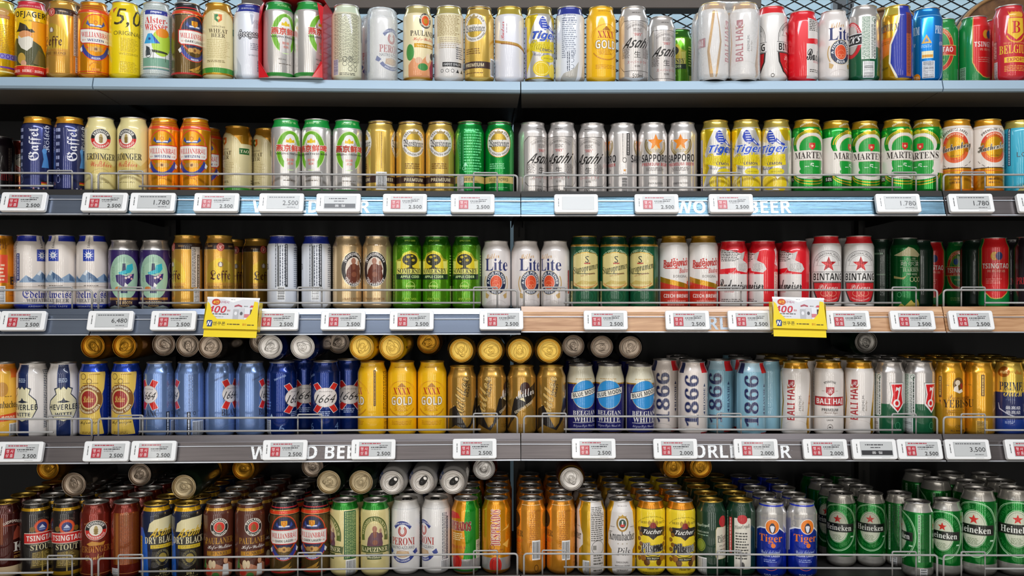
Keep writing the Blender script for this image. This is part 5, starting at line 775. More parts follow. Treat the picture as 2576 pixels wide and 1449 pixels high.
def body(name):
    if name not in BODY:
        q = D[name]; BODY[name] = body_mesh('can_' + q['desc'].replace(' ', '_')[:40], q['h'], q['base'], q['els'], q['long'])
    return BODY[name]
rnd = random.Random(3)
NCAN = [0]
def can(name, loc, rz, lying=False, spin=None, scale=1.0):
    q = D[name]; NCAN[0] += 1
    spin = rnd.uniform(-PI, PI) if spin is None else spin
    if name not in PROTO:
        r = bpy.data.objects.new('beer_can', None); r.empty_display_size = .02
        bo = bpy.data.objects.new('can_body', body(name)); lm, tm = lids(q['lid'], q['tab'] or q['lid'])
        lo = bpy.data.objects.new('can_lid', lm); to = bpy.data.objects.new('pull_tab', tm)
        bo.parent = r; lo.parent = r; to.parent = lo
        lo.location = (0, 0, (q['h'] - 3.4) / 1000); to.location = (0, 0, -.0004)
        if q['tab']: to['label'] = 'black pull tab'
        PROTO[name] = (r, bo, lo, to); four = PROTO[name]
    else:
        r0, b0, l0, t0 = PROTO[name]
        r, bo, lo, to = r0.copy(), b0.copy(), l0.copy(), t0.copy()
        bo.parent = r; lo.parent = r; to.parent = lo
    for o in (r, bo, lo, to): COL.objects.link(o)
    lo.rotation_euler = (0, 0, spin)
    bo.rotation_euler = (0, 0, rz)
    r.location = loc; r.scale = (scale,) * 3
    r.rotation_euler = (PI / 2, 0, 0) if lying else (0, 0, 0)
    return r
def pack_can(name, loc, rz, parent):
    q = D[name]; NCAN[0] += 1
    bo = link('can', body(name), parent, loc); bo.rotation_euler = (0, 0, rz)
    lm, tm = lids(q['lid'], q['tab'] or q['lid'])
    lo = link('can_lid', lm, bo, (0, 0, (q['h'] - 3.4) / 1000)); to = link('pull_tab', tm, bo, (0, 0, (q['h'] - 3.8) / 1000))
    lo.rotation_euler = to.rotation_euler = (0, 0, rnd.uniform(-PI, PI))
    return bo

ORD = ['first', 'second', 'third', 'fourth', 'fifth', 'sixth', 'seventh']
NUM = ['', '', 'two', 'three', 'four', 'five', 'six', 'seven', 'eight', 'nine', 'ten']
def posword(i, n):
    if n == 1: return ''
    if n == 2: return ('left of two', 'right of two')[i]
    if n == 3: return ('leftmost of three', 'middle of three', 'rightmost of three')[i]
    if i == n - 1: return 'rightmost of %s' % NUM[n]
    return '%s of %s' % (['leftmost', 'second', 'third', 'fourth', 'fifth', 'sixth', 'seventh'][i], NUM[n])
# row: (design, x px of the axis, y px of the top rim, turn in degrees[, distance])
R1 = [('gold_purple', 24, 2, 0), ('hunter', 99, 9, -12), ('golden_abbey', 170, 3, -42), ('orange_crest', 246, 8, 6), ('yellow_five', 316, 2, 8), ('camping', 393, 0, 0), ('dark_crest', 472, 4, 28), ('cream_wheat', 547, 4, 0),
      ('white_blue_neck', 621, 2, -8), ('cream_print', 861, 0, 0), ('cream_roundel', 1047, 7, 20), ('grey_print', 1131, 3, 0), ('gold_seal', 1206, 10, -22), ('white_gold_arc', 1281, 9, 0),
      ('yellow_radler', 1356, 14, 12), ('white_blue_neck', 1431, 12, 130), ('yellow_four_x', 1515, 13, 22), ('silver_dry', 1593, 23, 18), ('silver_dry', 1663, 45, 24, 2.11), ('green_tree', 1708, 78, -30, 2.21), ('green_tree', 1722, 95, 20, 2.28),
      ('white_red_star', 1952, 10, -90), ('red_white_patches', 2026, 26, 122), ('white_pilsner', 2102, 28, 30), ('silver_red_shield', 2177, 17, 78), ('gold_blue_curve', 2257, 20, 0), ('bright_blue', 2331, 26, 0),
      ('green_red_banner', 2378, 47, -14, 2.125), ('green_red_panel', 2445, 48, 50), ('red_crowned', 2506, 47, 115, 2.13), ('red_crowned', 2553, 17, 26, 2.0)]
R2 = [('near_black_red', 8, 355, 0, 2.27), ('copper_oval', 48, 378, 0, 2.32), ('navy_gothic', 88, 295, 0), ('navy_gothic', 166, 293, 22), ('cream_oval', 245, 296, 0), ('cream_oval', 324, 293, -26), ('orange_crest', 408, 298, -8), ('orange_crest', 486, 297, -14),
      ('orange_crest', 523, 319, -12, 2.14), ('cream_wheat', 598, 321, -62, 2.12), ('cream_wheat', 672, 324, -55, 2.15), ('silver_green', 718, 300, 16), ('silver_green', 796, 303, -22), ('silver_green', 874, 305, 7), ('gold_seal', 957, 307, -86), ('gold_seal', 1033, 309, 15), ('gold_seal', 1107, 309, 2),
      ('green_seal', 1182, 308, -130), ('green_seal', 1256, 309, -4), ('silver_dry', 1340, 311, 40), ('silver_dry', 1414, 311, -12), ('silver_dry', 1490, 313, -14), ('silver_star', 1566, 313, -85), ('silver_star', 1642, 312, 12), ('silver_star', 1717, 311, -8),
      ('yellow_radler', 1800, 306, 14), ('yellow_radler', 1878, 304, 2), ('yellow_radler', 1955, 303, -24), ('green_arched', 2034, 302, 20), ('green_arched', 2106, 307, 62), ('green_arched', 2177, 308, 26), ('green_arched', 2255, 303, 30), ('green_arched', 2332, 304, -24),
      ('white_orange_disc', 2407, 304, -6), ('white_orange_disc', 2484, 303, 26), ('aqua_low', 2562, 306, 8)]
R3 = [('orange_red_box', -1, 590, 6), ('white_mountain', 76, 588, 44), ('white_mountain', 156, 589, -32), ('white_mountain', 232, 586, -14), ('purple_tower', 312, 602, 0), ('purple_tower', 391, 602, -8), ('golden_abbey', 471, 590, -66), ('golden_abbey', 552, 591, 4), ('golden_abbey', 586, 604, 12, 2.22), ('golden_abbey', 645, 602, 30, 2.19),
      ('white_blue_neck', 710, 592, -150), ('white_blue_neck', 796, 596, -150), ('gold_monk', 875, 594, 26), ('gold_monk', 950, 597, -10), ('green_tree', 1028, 598, 14), ('green_tree', 1102, 598, -14), ('green_tree', 1175, 597, -8), ('white_pilsner', 1249, 610, 0), ('white_pilsner', 1324, 610, 22), ('white_pilsner', 1397, 610, -26),
      ('green_spirit', 1470, 598, 6), ('green_spirit', 1545, 597, 4), ('green_spirit', 1617, 598, -18), ('white_red_base', 1693, 596, 16), ('white_red_base', 1766, 598, 14), ('red_white_patches', 1841, 609, 44), ('red_white_patches', 1919, 608, -20), ('red_white_patches', 1998, 609, 6),
      ('white_red_star', 2078, 596, 10), ('white_red_star', 2160, 595, 8), ('dark_green_plain', 2216, 611, 0, 2.21), ('dark_green_plain', 2241, 612, 60, 2.32), ('harbour_green', 2276, 603, 14, 2.15), ('dark_green_plain', 2311, 612, 140, 2.25), ('green_red_panel', 2348, 619, 0, 2.33), ('green_red_banner', 2408, 619, 0, 2.32), ('dark_green_plain', 2452, 612, 100, 2.24),
      ('green_red_panel', 2500, 603, 6, 2.14), ('near_black_red', 2543, 604, 10, 2.24), ('near_black_red', 2590, 597, 0, 2.1)]
R4 = [('amber_radler', 6, 907, 0), ('white_navy_crest', 83, 912, -40), ('white_navy_crest', 159, 912, 0), ('blue_gold_panel', 238, 908, -6), ('blue_gold_panel', 318, 908, -8), ('pale_blue_cross', 401, 910, -44), ('pale_blue_cross', 479, 910, -82), ('pale_blue_cross', 555, 910, 44), ('pale_blue_cross', 631, 910, 72), ('navy_cross', 709, 909, 62),
      ('navy_cross', 765, 907, 6, 2.14), ('navy_cross', 819, 905, 0, 2.075), ('navy_cross', 878, 907, 4, 2.13), ('yellow_four_x', 937, 907, -78), ('yellow_four_x', 1012, 907, -2), ('yellow_four_x', 1088, 907, -2), ('gold_black_band', 1161, 918, -8), ('gold_black_band', 1237, 918, -40), ('gold_black_band', 1313, 918, -100), ('gold_black_band', 1386, 918, -14),
      ('blue_disc', 1461, 912, 20, 2.10), ('blue_disc', 1534, 912, -4, 2.10), ('blue_disc', 1610, 912, 20, 2.09), ('white_numerals', 1674, 903, -4, 2.13), ('white_numerals', 1743, 905, 0), ('aqua_numerals', 1808, 905, -10, 2.12), ('aqua_numerals', 1871, 905, -60, 2.15), ('aqua_numerals', 1900, 905, 6, 2.075),
      ('white_vertical_red', 1953, 906, 12, 2.15), ('white_vertical_red', 1997, 912, 4, 2.07), ('white_vertical_red', 2081, 912, 104 - 62 + 145, 2.07), ('white_vertical_red', 2161, 912, 2, 2.07), ('silver_red_shield', 2239, 912, -3), ('silver_red_shield', 2314, 912, 14), ('gold_fisherman', 2384, 912, 36), ('gold_fisherman', 2463, 912, -76), ('gold_navy', 2538, 912, 6), ('gold_navy', 2612, 912, 0)]
R5 = [('maroon_k', 18, 1260, 24), ('black_red_banner', 91, 1260, 22), ('black_red_banner', 167, 1259, 0), ('copper_oval', 240, 1260, 0), ('copper_oval', 318, 1259, 178), ('black_blue_stripe', 394, 1263, 12), ('black_blue_stripe', 472, 1263, -2), ('brown_roundel', 550, 1260, 2), ('brown_roundel', 629, 1260, 14), ('dark_crest', 716, 1255, -2), ('dark_crest', 795, 1253, -16),
      ('cream_green_neck', 867, 1255, -74), ('cream_green_neck', 944, 1255, -4), ('white_blue_ribbon', 1021, 1251, -14), ('white_blue_ribbon', 1097, 1250, -58), ('orange_green_split', 1172, 1251, -8), ('orange_vertical_red', 1248, 1250, -2), ('amber_back', 1336, 1251, 4), ('amber_back', 1411, 1251, 4), ('white_gold_sides', 1487, 1253, -100), ('white_gold_sides', 1563, 1253, 6),
      ('yellow_hops', 1636, 1253, 10), ('yellow_hops', 1712, 1255, 18), ('bottle_green', 1789, 1255, 0), ('bottle_green', 1863, 1255, 156), ('blue_orange_disc', 1939, 1258, -6), ('blue_orange_disc', 2017, 1258, 12), ('green_black_band', 2116, 1240, -14, 2.135), ('green_black_band', 2191, 1241, -2, 2.135), ('green_black_band', 2262, 1243, -130, 2.135), ('green_black_band', 2308, 1258, -84, 2.05), ('green_black_band', 2382, 1255, -16, 2.065),
      ('green_black_band', 2459, 1225, -14, 2.07), ('green_black_band', 2552, 1225, 10, 2.07)]
ALL = {1: R1, 2: R2, 3: R3, 4: R4, 5: R5}
LABEL_AT = {r: [] for r in ALL}
ITEMS = {r: [] for r in ALL}          # every standing can of a shelf: x, distance, radius, what
for row, lst in ALL.items():
    cnt = {}
    for e in lst: cnt.setdefault(e[0], []).append(e[1])
    for e in lst:
        nm, px, py, turn = e[:4]; h = D[nm]['h'] / 1000
        big = 1.15 if (row == 5 and px > 2420) else 1.0
        if len(e) > 4: dist = e[4]
        elif row in (1, 2): dist = F * (ZS[row] + h) / (724 - py)
        elif row == 5: dist = -F * (ZS[5] + h) / (py - 724)
        else: dist = front_dist(wx(px, 2.0)) + .078
        x = wx(px, dist); dist = max(dist, front_dist(x) + (.037 if row == 1 else .049) * big)
        i = sorted(cnt[nm]).index(px); n = len(cnt[nm])
        ITEMS[row].append(dict(x=x, d=dist, r=.0337 * big, nm=nm, turn=turn, big=big, kind='front', pw=posword(i, n), n=n, px=px))
# fixed blocks of the multipacks on the top shelf
PACKS = {'carton': (740, 2.0, [(-.0340, 0), (.0340, 0), (-.0340, .068), (.0340, .068)]), 'gold': (1833, 2.01, [(-.0340, 0), (.0340, 0), (-.0340, .068), (.0340, .068)]), 'blue': (962, 2.05, [(0, 0), (-.026, .064)])}
for k_, (px, dd, offs) in PACKS.items():
    for xx, yy in offs + ([(-.034, -.010), (.034, -.010), (-.034, .034), (.034, .034)] if k_ == 'carton' else []): ITEMS[1].append(dict(x=wx(px, dd) + xx, d=dd + yy, r=.0362 if k_ != 'carton' else .0376, kind='fixed', px=px))
def more(row, keep, ks, pitch, kind):
    out = []
    for q in [q for q in ITEMS[row] if q['kind'] == 'front' and keep(q)]:
        for k in ks:
            p = pitch * q['big']; dd = q['d'] + p * k
            if dd < front_dist(q['x']) + .375: out.append(dict(q, x=q['x'] + (k % 2) * .003, d=dd, kind=kind, k=k))
    ITEMS[row] += out
more(5, lambda q: not 2255 < q['px'] < 2400, (1, 2), .0685, 'back')
for px, dd in ((2401, 2.185), (2345, 2.265)): ITEMS[5].append(dict(x=wx(px, dd) - .006, d=dd, r=.0373, nm='green_black_band', turn=0, big=1.12, kind='back', k=0, px=px))
more(5, lambda q: q['px'] < 2260, (3, 4), .0685, 'bulk')
more(4, lambda q: 1430 < q['px'] < 2640 and q['d'] < 2.11, (1, 2, 3), .0725, 'bulk')
more(3, lambda q: 1430 < q['px'] < 2200, (1,), .0725, 'bulk')
# nudge cans apart until none touches its neighbour
for row, L_ in ITEMS.items():
    for it in range(420):
        moved = 0
        for i, p in enumerate(L_):
            for q in L_[i + 1:]:
                if p['kind'] == q['kind'] == 'fixed': continue
                dx, dd = q['x'] - p['x'], q['d'] - p['d']; g = p['r'] + q['r']
                if abs(dx) >= g or abs(dd) >= g: continue
                l = math.hypot(dx, dd)
                if l >= g: continue
                l = max(l, 1e-5); k = (g - l) / l * .55; moved += 1
                wp = 0 if p['kind'] == 'fixed' else 1; wq = 0 if q['kind'] == 'fixed' else 1
                if p['kind'] == 'front' and q['kind'] in ('back', 'bulk'): wp = .1
                if q['kind'] == 'front' and p['kind'] in ('back', 'bulk'): wq = .1
                s = wp + wq
                if not s: continue
                p['x'] -= dx * k * wp / s; p['d'] -= dd * k * wp / s; q['x'] += dx * k * wq / s; q['d'] += dd * k * wq / s
        for p in L_:
            if p['kind'] != 'fixed':
                lo = front_dist(p['x']) + (.037 if row == 1 else .049) + (p['r'] - .0333); p['d'] = min(max(p['d'], lo), front_dist(p['x']) + .420)
        if not moved: break
    print('row', row, 'left', moved)
for row, L_ in ITEMS.items():
    for q in L_:
        if q['kind'] not in ('front', 'back'): continue
        nm = q['nm']; ds = D[nm]['desc']; x, dist = q['x'], q['d']
        face = math.atan2(-x, dist)          # the printed front is turned towards the aisle centre
        rz = math.radians(q['turn']) + face if q['kind'] == 'front' else rnd.uniform(-3, 3)
        o = can(nm, (x, dist - CAMD, CAMH + ZS[row] + .0003), rz, scale=q['big'])
        if q['kind'] == 'front':
            lb = '%s, %s, %s' % (ds, q['pw'], SHELFNAME[row]) if q['pw'] else '%s on the %s' % (ds, SHELFNAME[row])
            if q['big'] > 1: lb = 'oversized ' + lb
            tag(o, lb, 'can', ds.replace(' can', ' cans', 1) + ' on the ' + SHELFNAME[row] if q['n'] > 1 else None)
            LABEL_AT[row].append((x, dist, ds, q['pw'], nm))
        else:
            if q['k'] == 0: lb = 'oversized silver-necked can in shade behind the green cans, %s one' % ('nearer' if q['px'] == 2401 else 'farther')
            else:
                lb = '%sshaded can behind the %s%s' % ('' if q['k'] == 1 else 'second ', ds, (', ' + q['pw']) if q['pw'] else '')
                if len(lb.split()) < 15: lb += ', bottom shelf'
            tag(o, lb, 'can', 'dim cans behind the front row on the ' + SHELFNAME[row])
def spots(row): return [(q['x'], q['d'], q['nm']) for q in ITEMS[row] if q['kind'] == 'bulk']
# what is too deep in the shade to be counted
def bulk(name, label, spots, row):
    d = MB(); cache = {}
    for x, dd, nm in spots:
        q = D[nm]
        if (q['lid'], q['h']) not in cache:
            pr = profile(q['h'], q['long'])
            cache[(q['lid'], q['h'])] = revolve([(r, z) for z, r in pr][3:] + [(27.3, q['h'] - 1.4), (26.4, q['h']), (25.2, q['h'] - 2), (24, q['h'] - 6), (22.5, q['h'] - 5)], 20)
        v, f = cache[(q['lid'], q['h'])]
        nb = (len(v) // 20 - 5 - 1) * 20
        mm = Matrix.Translation((x, dd - CAMD, CAMH + ZS[row]))
        d.add(v, [g for g in f[:-1] if g[0] < nb], mat(q['base']), mm); d.add(v, [g for g in f if g[0] >= nb], mat(q['lid'], .22, .92, 0), mm)
    o = d.obj(name, None, True); tag(o, label, 'cans', kind='stuff'); return o
bulk('beer_cans', 'mass of dim cans filling the back of the bottom shelf', spots(5), 5)
bulk('beer_cans', 'dim cans standing behind the front row of the fourth shelf', spots(4), 4)
bulk('beer_cans', 'dim cans standing behind the front row of the third shelf', spots(3), 3)

# ---------------------------------------------------------------- cans lying on the standing ones
def below(row, x):
    return min(LABEL_AT[row], key=lambda q: abs(q[0] - x) + abs(q[1] - 2.08) * .2)
design('grey_lager', 168, 'm4A4440', 'mA89888', 'grey can', [B(6, 10, '3A3838')])
design('gold_plain', 168, 'mB87818', 'mC08A28', 'gold can', [B(6, 10, '8A5A10')])
design('dark_plain', 168, '1A2A1C', 'mB8A888', 'dark can', [B(6, 10, '0A1A0C')])
L4 = [('gold_plain', 233, 2.07), ('gold_plain', 315, 2.07), ('grey_lager', 413, 2.13), ('grey_lager', 485, 2.10), ('grey_lager', 549, 2.055), ('grey_lager', 620, 2.225), ('navy_cross', 680, 2.045), ('navy_cross', 761, 2.04), ('grey_lager', 851, 2.212), ('yellow_four_x', 911, 2.035), ('yellow_four_x', 989, 2.035), ('gold_plain', 1073, 2.20),
      ('gold_black_band', 1169, 2.08), ('gold_black_band', 1245, 2.08), ('gold_black_band', 1320, 2.08), ('gold_black_band', 1394, 2.08), ('grey_lager', 1434, 2.245), ('grey_lager', 1497, 2.21), ('grey_lager', 1569, 2.19), ('dark_green_plain', 2179, 2.22)]
L5 = [('gold_plain', 120, 2.24), ('grey_lager', 185, 2.06), ('grey_lager', 351, 2.17), ('dark_plain', 462, 2.035), ('gold_plain', 530, 2.24), ('gold_plain', 612, 2.24), ('grey_lager', 786, 2.27), ('dark_plain', 827, 2.085), ('dark_plain', 908, 2.085), ('white_blue_ribbon', 986, 2.08), ('white_blue_ribbon', 1062, 2.085), ('white_blue_ribbon', 1140, 2.085),
      ('copper_oval', 1217, 2.24), ('brown_roundel', 1438, 2.12), ('gold_plain', 1697, 2.26), ('gold_plain', 1762, 2.26)]
PL = []
for row, L_ in ((4, L4), (5, L5)):
    for nm, px, dd in L_: PL.append([row, nm, px, dd, wx(px, dd)])
for it in range(60):        # the lying cans must not run into each other either
    for i, p in enumerate(PL):
        for q in PL[i + 1:]:
            if p[0] == q[0] and abs(p[4] - q[4]) < .0668 and abs(p[3] - q[3]) < .170:
                s = (.0668 - abs(p[4] - q[4])) / 2 * (1 if q[4] > p[4] else -1); p[4] -= s; q[4] += s
used = set()
if True:
    for row, nm, px, dd, x in PL:
        h = D[nm]['h'] / 1000
        hb = D[below(row, x)[4]]['h'] / 1000
        if row == 4 and nm == 'grey_lager' and 1400 < px < 1600: hb = .157
        z = ZS[row] + hb + .0341
        o = can(nm, (x, dd - CAMD + h, CAMH + z), 0, lying=True)
        col = {'gold_plain': 'gold', 'grey_lager': 'silver', 'dark_plain': 'silver', 'navy_cross': 'silver', 'yellow_four_x': 'bright gold', 'gold_black_band': 'bronze-gold', 'white_blue_ribbon': 'silver', 'copper_oval': 'dull brown', 'brown_roundel': 'silver', 'dark_green_plain': 'shaded silver'}[nm]
        bq = below(row, x)
        lb = '%s-ended can lying over the %s%s' % (col, bq[2], (', ' + bq[3]) if bq[3] else '')
        if nm == 'white_blue_ribbon': lb = 'lying can with black pull tab, %s of three, over bottom shelf cans' % ('leftmost', 'middle', 'rightmost')[(986, 1062, 1140).index(px)]
        if lb in used: lb = lb.replace(' lying over', ' lying farther back over')
        used.add(lb)
        tag(o, lb, 'can', 'cans lying on their sides above the ' + SHELFNAME[row])

# ---------------------------------------------------------------- multipacks on the top shelf
def film_mat():
    m = bpy.data.materials.new('clear_film'); m.use_nodes = True; nt = m.node_tree; nt.nodes.clear()
    o = nt.nodes.new('ShaderNodeOutputMaterial'); mx = nt.nodes.new('ShaderNodeMixShader'); tr = nt.nodes.new('ShaderNodeBsdfTransparent'); g = nt.nodes.new('ShaderNodeBsdfPrincipled')
    g.inputs['Base Color'].default_value = (.85, .92, .97, 1); g.inputs['Roughness'].default_value = .12; g.inputs['Coat Weight'].default_value = .6
    lw = nt.nodes.new('ShaderNodeLayerWeight'); lw.inputs['Blend'].default_value = .35
    nz = nt.nodes.new('ShaderNodeTexNoise'); nz.inputs['Scale'].default_value = 26; nz.inputs['Detail'].default_value = 3; nz.inputs['Distortion'].default_value = 2
    bp = nt.nodes.new('ShaderNodeBump'); bp.inputs['Strength'].default_value = .7; bp.inputs['Distance'].default_value = .004
    ma = nt.nodes.new('ShaderNodeMath'); ma.operation = 'MULTIPLY_ADD'; ma.inputs[1].default_value = .55; ma.inputs[2].default_value = .20
    nt.links.new(nz.outputs['Fac'], bp.inputs['Height']); nt.links.new(bp.outputs['Normal'], g.inputs['Normal']); nt.links.new(lw.outputs['Facing'], ma.inputs[0])
    nt.links.new(ma.outputs[0], mx.inputs['Fac']); nt.links.new(tr.outputs[0], mx.inputs[1]); nt.links.new(g.outputs[0], mx.inputs[2]); nt.links.new(mx.outputs[0], o.inputs['Surface'])
    return m
M_FILM = film_mat()
def film_mesh(offs, h, parent):
    """a film skin stretched round a block of cans: convex outline in plan, swept upwards and closed over the tops"""
    r = .0348
    raw = sorted({(round(x + r * math.cos(i * PI / 12), 6), round(y + r * math.sin(i * PI / 12), 6)) for x, y in offs for i in range(24)})
    def half(ps):
        o = []
        for p in ps:
            while len(o) > 1 and (o[-1][0] - o[-2][0]) * (p[1] - o[-2][1]) - (o[-1][1] - o[-2][1]) * (p[0] - o[-2][0]) <= 0: o.pop()
            o.append(p)
        return o[:-1]
    hull = half(raw) + half(raw[::-1]); pts = []
    for p, q in zip(hull, hull[1:] + hull[:1]):
        n = max(1, int(math.hypot(q[0] - p[0], q[1] - p[1]) / .008))
        for i in range(n):
            t = i / n; s = .007 * math.sin(PI * t) if n > 4 else 0; l = math.hypot(q[0] - p[0], q[1] - p[1])
            pts.append((p[0] + (q[0] - p[0]) * t - (q[1] - p[1]) / l * s, p[1] + (q[1] - p[1]) * t + (q[0] - p[0]) / l * s))
    c = (sum(p[0] for p in pts) / len(pts), sum(p[1] for p in pts) / len(pts)); vs, fs = [], []
    for z, k in ((.0015, .99), (.02, 1.0), (h - .03, 1.0), (h - .012, .97), (h - .002, .92), (h + .003, .84), (h + .002, .5), (h + .0005, .12)):
        for p in pts: vs.append((c[0] + (p[0] - c[0]) * k + rnd.uniform(-.0004, .0004), c[1] + (p[1] - c[1]) * k + rnd.uniform(-.0004, .0004), z))
    m = len(pts)
    for j in range(7):
        for i in range(m): fs.append((j * m + i, j * m + (i + 1) % m, (j + 1) * m + (i + 1) % m, (j + 1) * m + i))
    fs.append(tuple(range(7 * m, 8 * m)))
    d = MB(); d.add(vs, fs, M_FILM); return d.obj('plastic_wrap', parent, True)
def pack(key, nm, turns, lb, film):
    px, dd, offs = PACKS[key]
    x = wx(px, dd); f0 = math.atan2(-x, dd)
    t = thing('beer_multipack', (x, dd - CAMD, CAMH + ZS[1]), 0, label=lb, cat='multipack')
    for (xx, yy), tn in zip(offs, turns): pack_can(nm, (xx, yy, .0005), math.radians(tn) + f0, t)
    if film: film_mesh(offs, D[nm]['h'] / 1000, t)
    return t
pack('gold', 'white_vertical_red', (85, 2, 0, 0), 'shrink-wrapped pack of white cans with gold curves on the top shelf', True)
pack('blue', 'white_blue_ribbon', (38, -10), 'shrink-wrapped pack of white and blue cans on the top shelf', True)
t = pack('carton', 'silver_green', (28, 50, 0, 0), 'pair of silver-green cans held in a red carton, top shelf', False)
M_RED = mat('D01824', .35, 0, .3, name='red_carton')
d = MB()
h = .168
for sx in (-1, 1):   # folded side walls, cut away in front
    X = sx * .0686
    d.add([(X, -.030, 0), (X, .104, 0), (X, .104, h + .004), (X, .01, h + .004), (X, -.020, h - .012), (X, -.034, h - .05), (X, -.034, .03)], [(0, 1, 2, 3, 4, 5, 6)], M_RED)
    q = sx * .0572
    d.add([(X, -.034, h - .05), (X, -.020, h - .012), (q, -.030, h - .005), (X - sx * .002, -.037, h - .055)], [(0, 1, 2, 3)], M_RED)
    d.add([(X, -.034, .03), (X, -.030, 0), (X - sx * .022, -.036, 0), (X - sx * .002, -.037, .035)], [(0, 1, 2, 3)], M_RED)
d.box((0, .035, h + .006), (.1372, .138, .0012), M_RED); d.box((0, .037, .0006), (.1372, .134, .0004), mat('E8E0D8')); d.box((0, .105, h / 2), (.1372, .0012, h), M_RED)
o = d.obj('carton', t)
mod = o.modifiers.new('thickness', 'SOLIDIFY'); mod.thickness = .0008

# ---------------------------------------------------------------- price tags
TW, TH, TD = 95, 43, .0095
def tag_art(kind, price):
    g = 'C4C6C6'; k = '222226'
    els = [R(4, 0, 69, 31, '8A8C8E'), R(4, 0, 68, 30, g), M(-38, 0, 3.5, 22, '6A6A6A', 1, True)]
    if kind == 'promo':
        els += [M(-2, 12.2, 46, 3, 'B04050', 1, fill=.8), M(24, 8.0, 22, 2, '606064', 1, fill=.7), M(14, 4, 38, 2.6, '3A3A3E', 1, fill=.8), M(8, 0, 24, 1.4, '8A8A8E', 1, fill=.8), R(-19.5, -4, 20, 20, 'B82838'), T(-19.5, .6, 15, 7, '행 사', 'F4E8E8'), T(-19.5, -8.4, 15, 7, '상 품', 'F4E8E8'), T(22.5, -9.6, 28, 8, price, k, 'n')]
    elif kind == 'plain':
        els += [M(2, 11.6, 56, 2.6, '5A5A5E', 1, fill=.8), T(20, -1.5, 33, 11, price, k, 'n'), M(24, -11.5, 22, 1.6, '6A6A6E', 1, fill=.7)]
    elif kind == 'sold':
        els += [M(4, 9, 48, 3.2, '4A4A4E', 1, fill=.8), M(4, 3, 26, 2.4, '4A4A4E', 1, fill=.8), R(4, -8, 66, 10, '26262A'), T(4, -8, 22, 5.5, '품 절', 'E8E8E8')]
    return els
TAGM = {}
def tag_meshes(kind, price):
    k = (kind, price)
    if k in TAGM: return TAGM[k]
    d = MB(); d.box((0, -TD / 2, 0), (TW / 1000, TD, TH / 1000), M_WHITE, bev=.0)
    # rounded, bevelled case
    d = MB(); outl = []
    w2, h2, r = TW / 2000, TH / 2000, .0045
    for (cx_, cz_, a0) in ((w2 - r, h2 - r, 0), (-w2 + r, h2 - r, 90), (-w2 + r, -h2 + r, 180), (w2 - r, -h2 + r, 270)):
        for i in range(5):
            a = math.radians(a0 + i * 22.5); outl.append((cx_, cz_, math.cos(a) * r, math.sin(a) * r))
    vs = []; lay = ((0, 0), (-TD + .0012, 0), (-TD + .0004, .0006), (-TD, .0014))
    for y, ins in lay:
        for cx_, cz_, a, b_ in outl:
            q = (r - ins) / r; vs.append((cx_ + a * q, y, cz_ + b_ * q))
    n = len(outl); fs = [tuple(range(n)), tuple(range(4 * n - 1, 3 * n - 1, -1))]
    for j in range(3):
        for i in range(n): fs.append((j * n + i, (j + 1) * n + i, (j + 1) * n + (i + 1) % n, j * n + (i + 1) % n))
    d.add(vs, fs, M_WHITE)
    d.box((.022, -TD - .0002, -.0185), (.018, .0008, .0008), mat('D8D8D8'))
    case = d.mesh('tag_case')
    d = MB(); d.art(tag_art(kind, price), Matrix.Translation((0, -TD - .0001, 0)), fn=lambda s_: mat(s_, .45, 0.0, .22))
    scr = d.mesh('tag_screen'); TAGM[k] = (case, scr); return TAGM[k]
TAGS = {2: [(62, 'promo', '2.500'), (265, 'promo', '2.500'), (386, 'plain', '1.780'), (546, 'promo', '2.500'), (709, 'plain', '2.500'), (852, 'sold', ''), (1019, 'promo', '2.500'), (1189, 'promo', '2.500'), (1449, 'blank', ''), (1651, 'promo', '2.500'), (1838, 'promo', '2.500'), (2257, 'plain', '1.780'), (2440, 'plain', '1.780'), (2612, 'plain', '1.780')],
        3: [(-55, 'promo', '2.500'), (60, 'promo', '2.500'), (280, 'plain', '6,480'), (438, 'promo', '2.500'), (696, 'promo', '2.500'), (864, 'promo', '2.500'), (1036, 'promo', '2.500'), (1261, 'promo', '2.500'), (1523, 'promo', '2.500'), (1728, 'promo', '2.500'), (1885, 'promo', '2.500'), (2130, 'promo', '2.500'), (2293, 'promo', '2.500'), (2440, 'promo', '2.500')],
        4: [(53, 'promo', '2.500'), (270, 'promo', '2.500'), (388, 'promo', '2.500'), (718, 'promo', '2.500'), (940, 'promo', '2.500'), (1194, 'promo', '2.500'), (1493, 'promo', '2.500'), (1698, 'promo', '2.000'), (1900, 'promo', '2.000'), (2074, 'promo', '2.000'), (2197, 'sold', ''), (2311, 'promo', '2.500'), (2431, 'plain', '3,500'), (2582, 'promo', '2.500')]}
for row, lst in TAGS.items():
    for px, kind, price in lst:
        dd = front_dist(wx(px, 1.98)) - .018
        x = wx(px, dd); b = max(i for i in range(4) if SEAM[i][0] <= x)
        (ox, oy), ang, L = bay_frame(b)
        zc = LIP[row] - .011 - .0195
        yf = front_dist(x) - CAMD - .004 - .0195 * math.tan(TILT) - .0060
        bq = min(LABEL_AT[row], key=lambda q: abs(q[0] - wx(px, q[1])))
        rd = {'promo': 'reading ' + price, 'plain': 'reading ' + price, 'sold': 'with a black band', 'blank': 'with an empty screen'}[kind]
        t = thing('price_tag', (x, yf, CAMH + zc), 0, label='price tag %s under the %s' % (rd, bq[2]) + ((', ' + bq[3].split(' of ')[0] + ' one') if bq[3] else ''), cat='price tag', group='electronic price tags on the %s' % SHELFNAME[row])
        t.rotation_euler = (-TILT, 0, ang)
        cm, sm = tag_meshes(kind, price)
        link('tag_case', cm, t); link('tag_screen', sm, t)

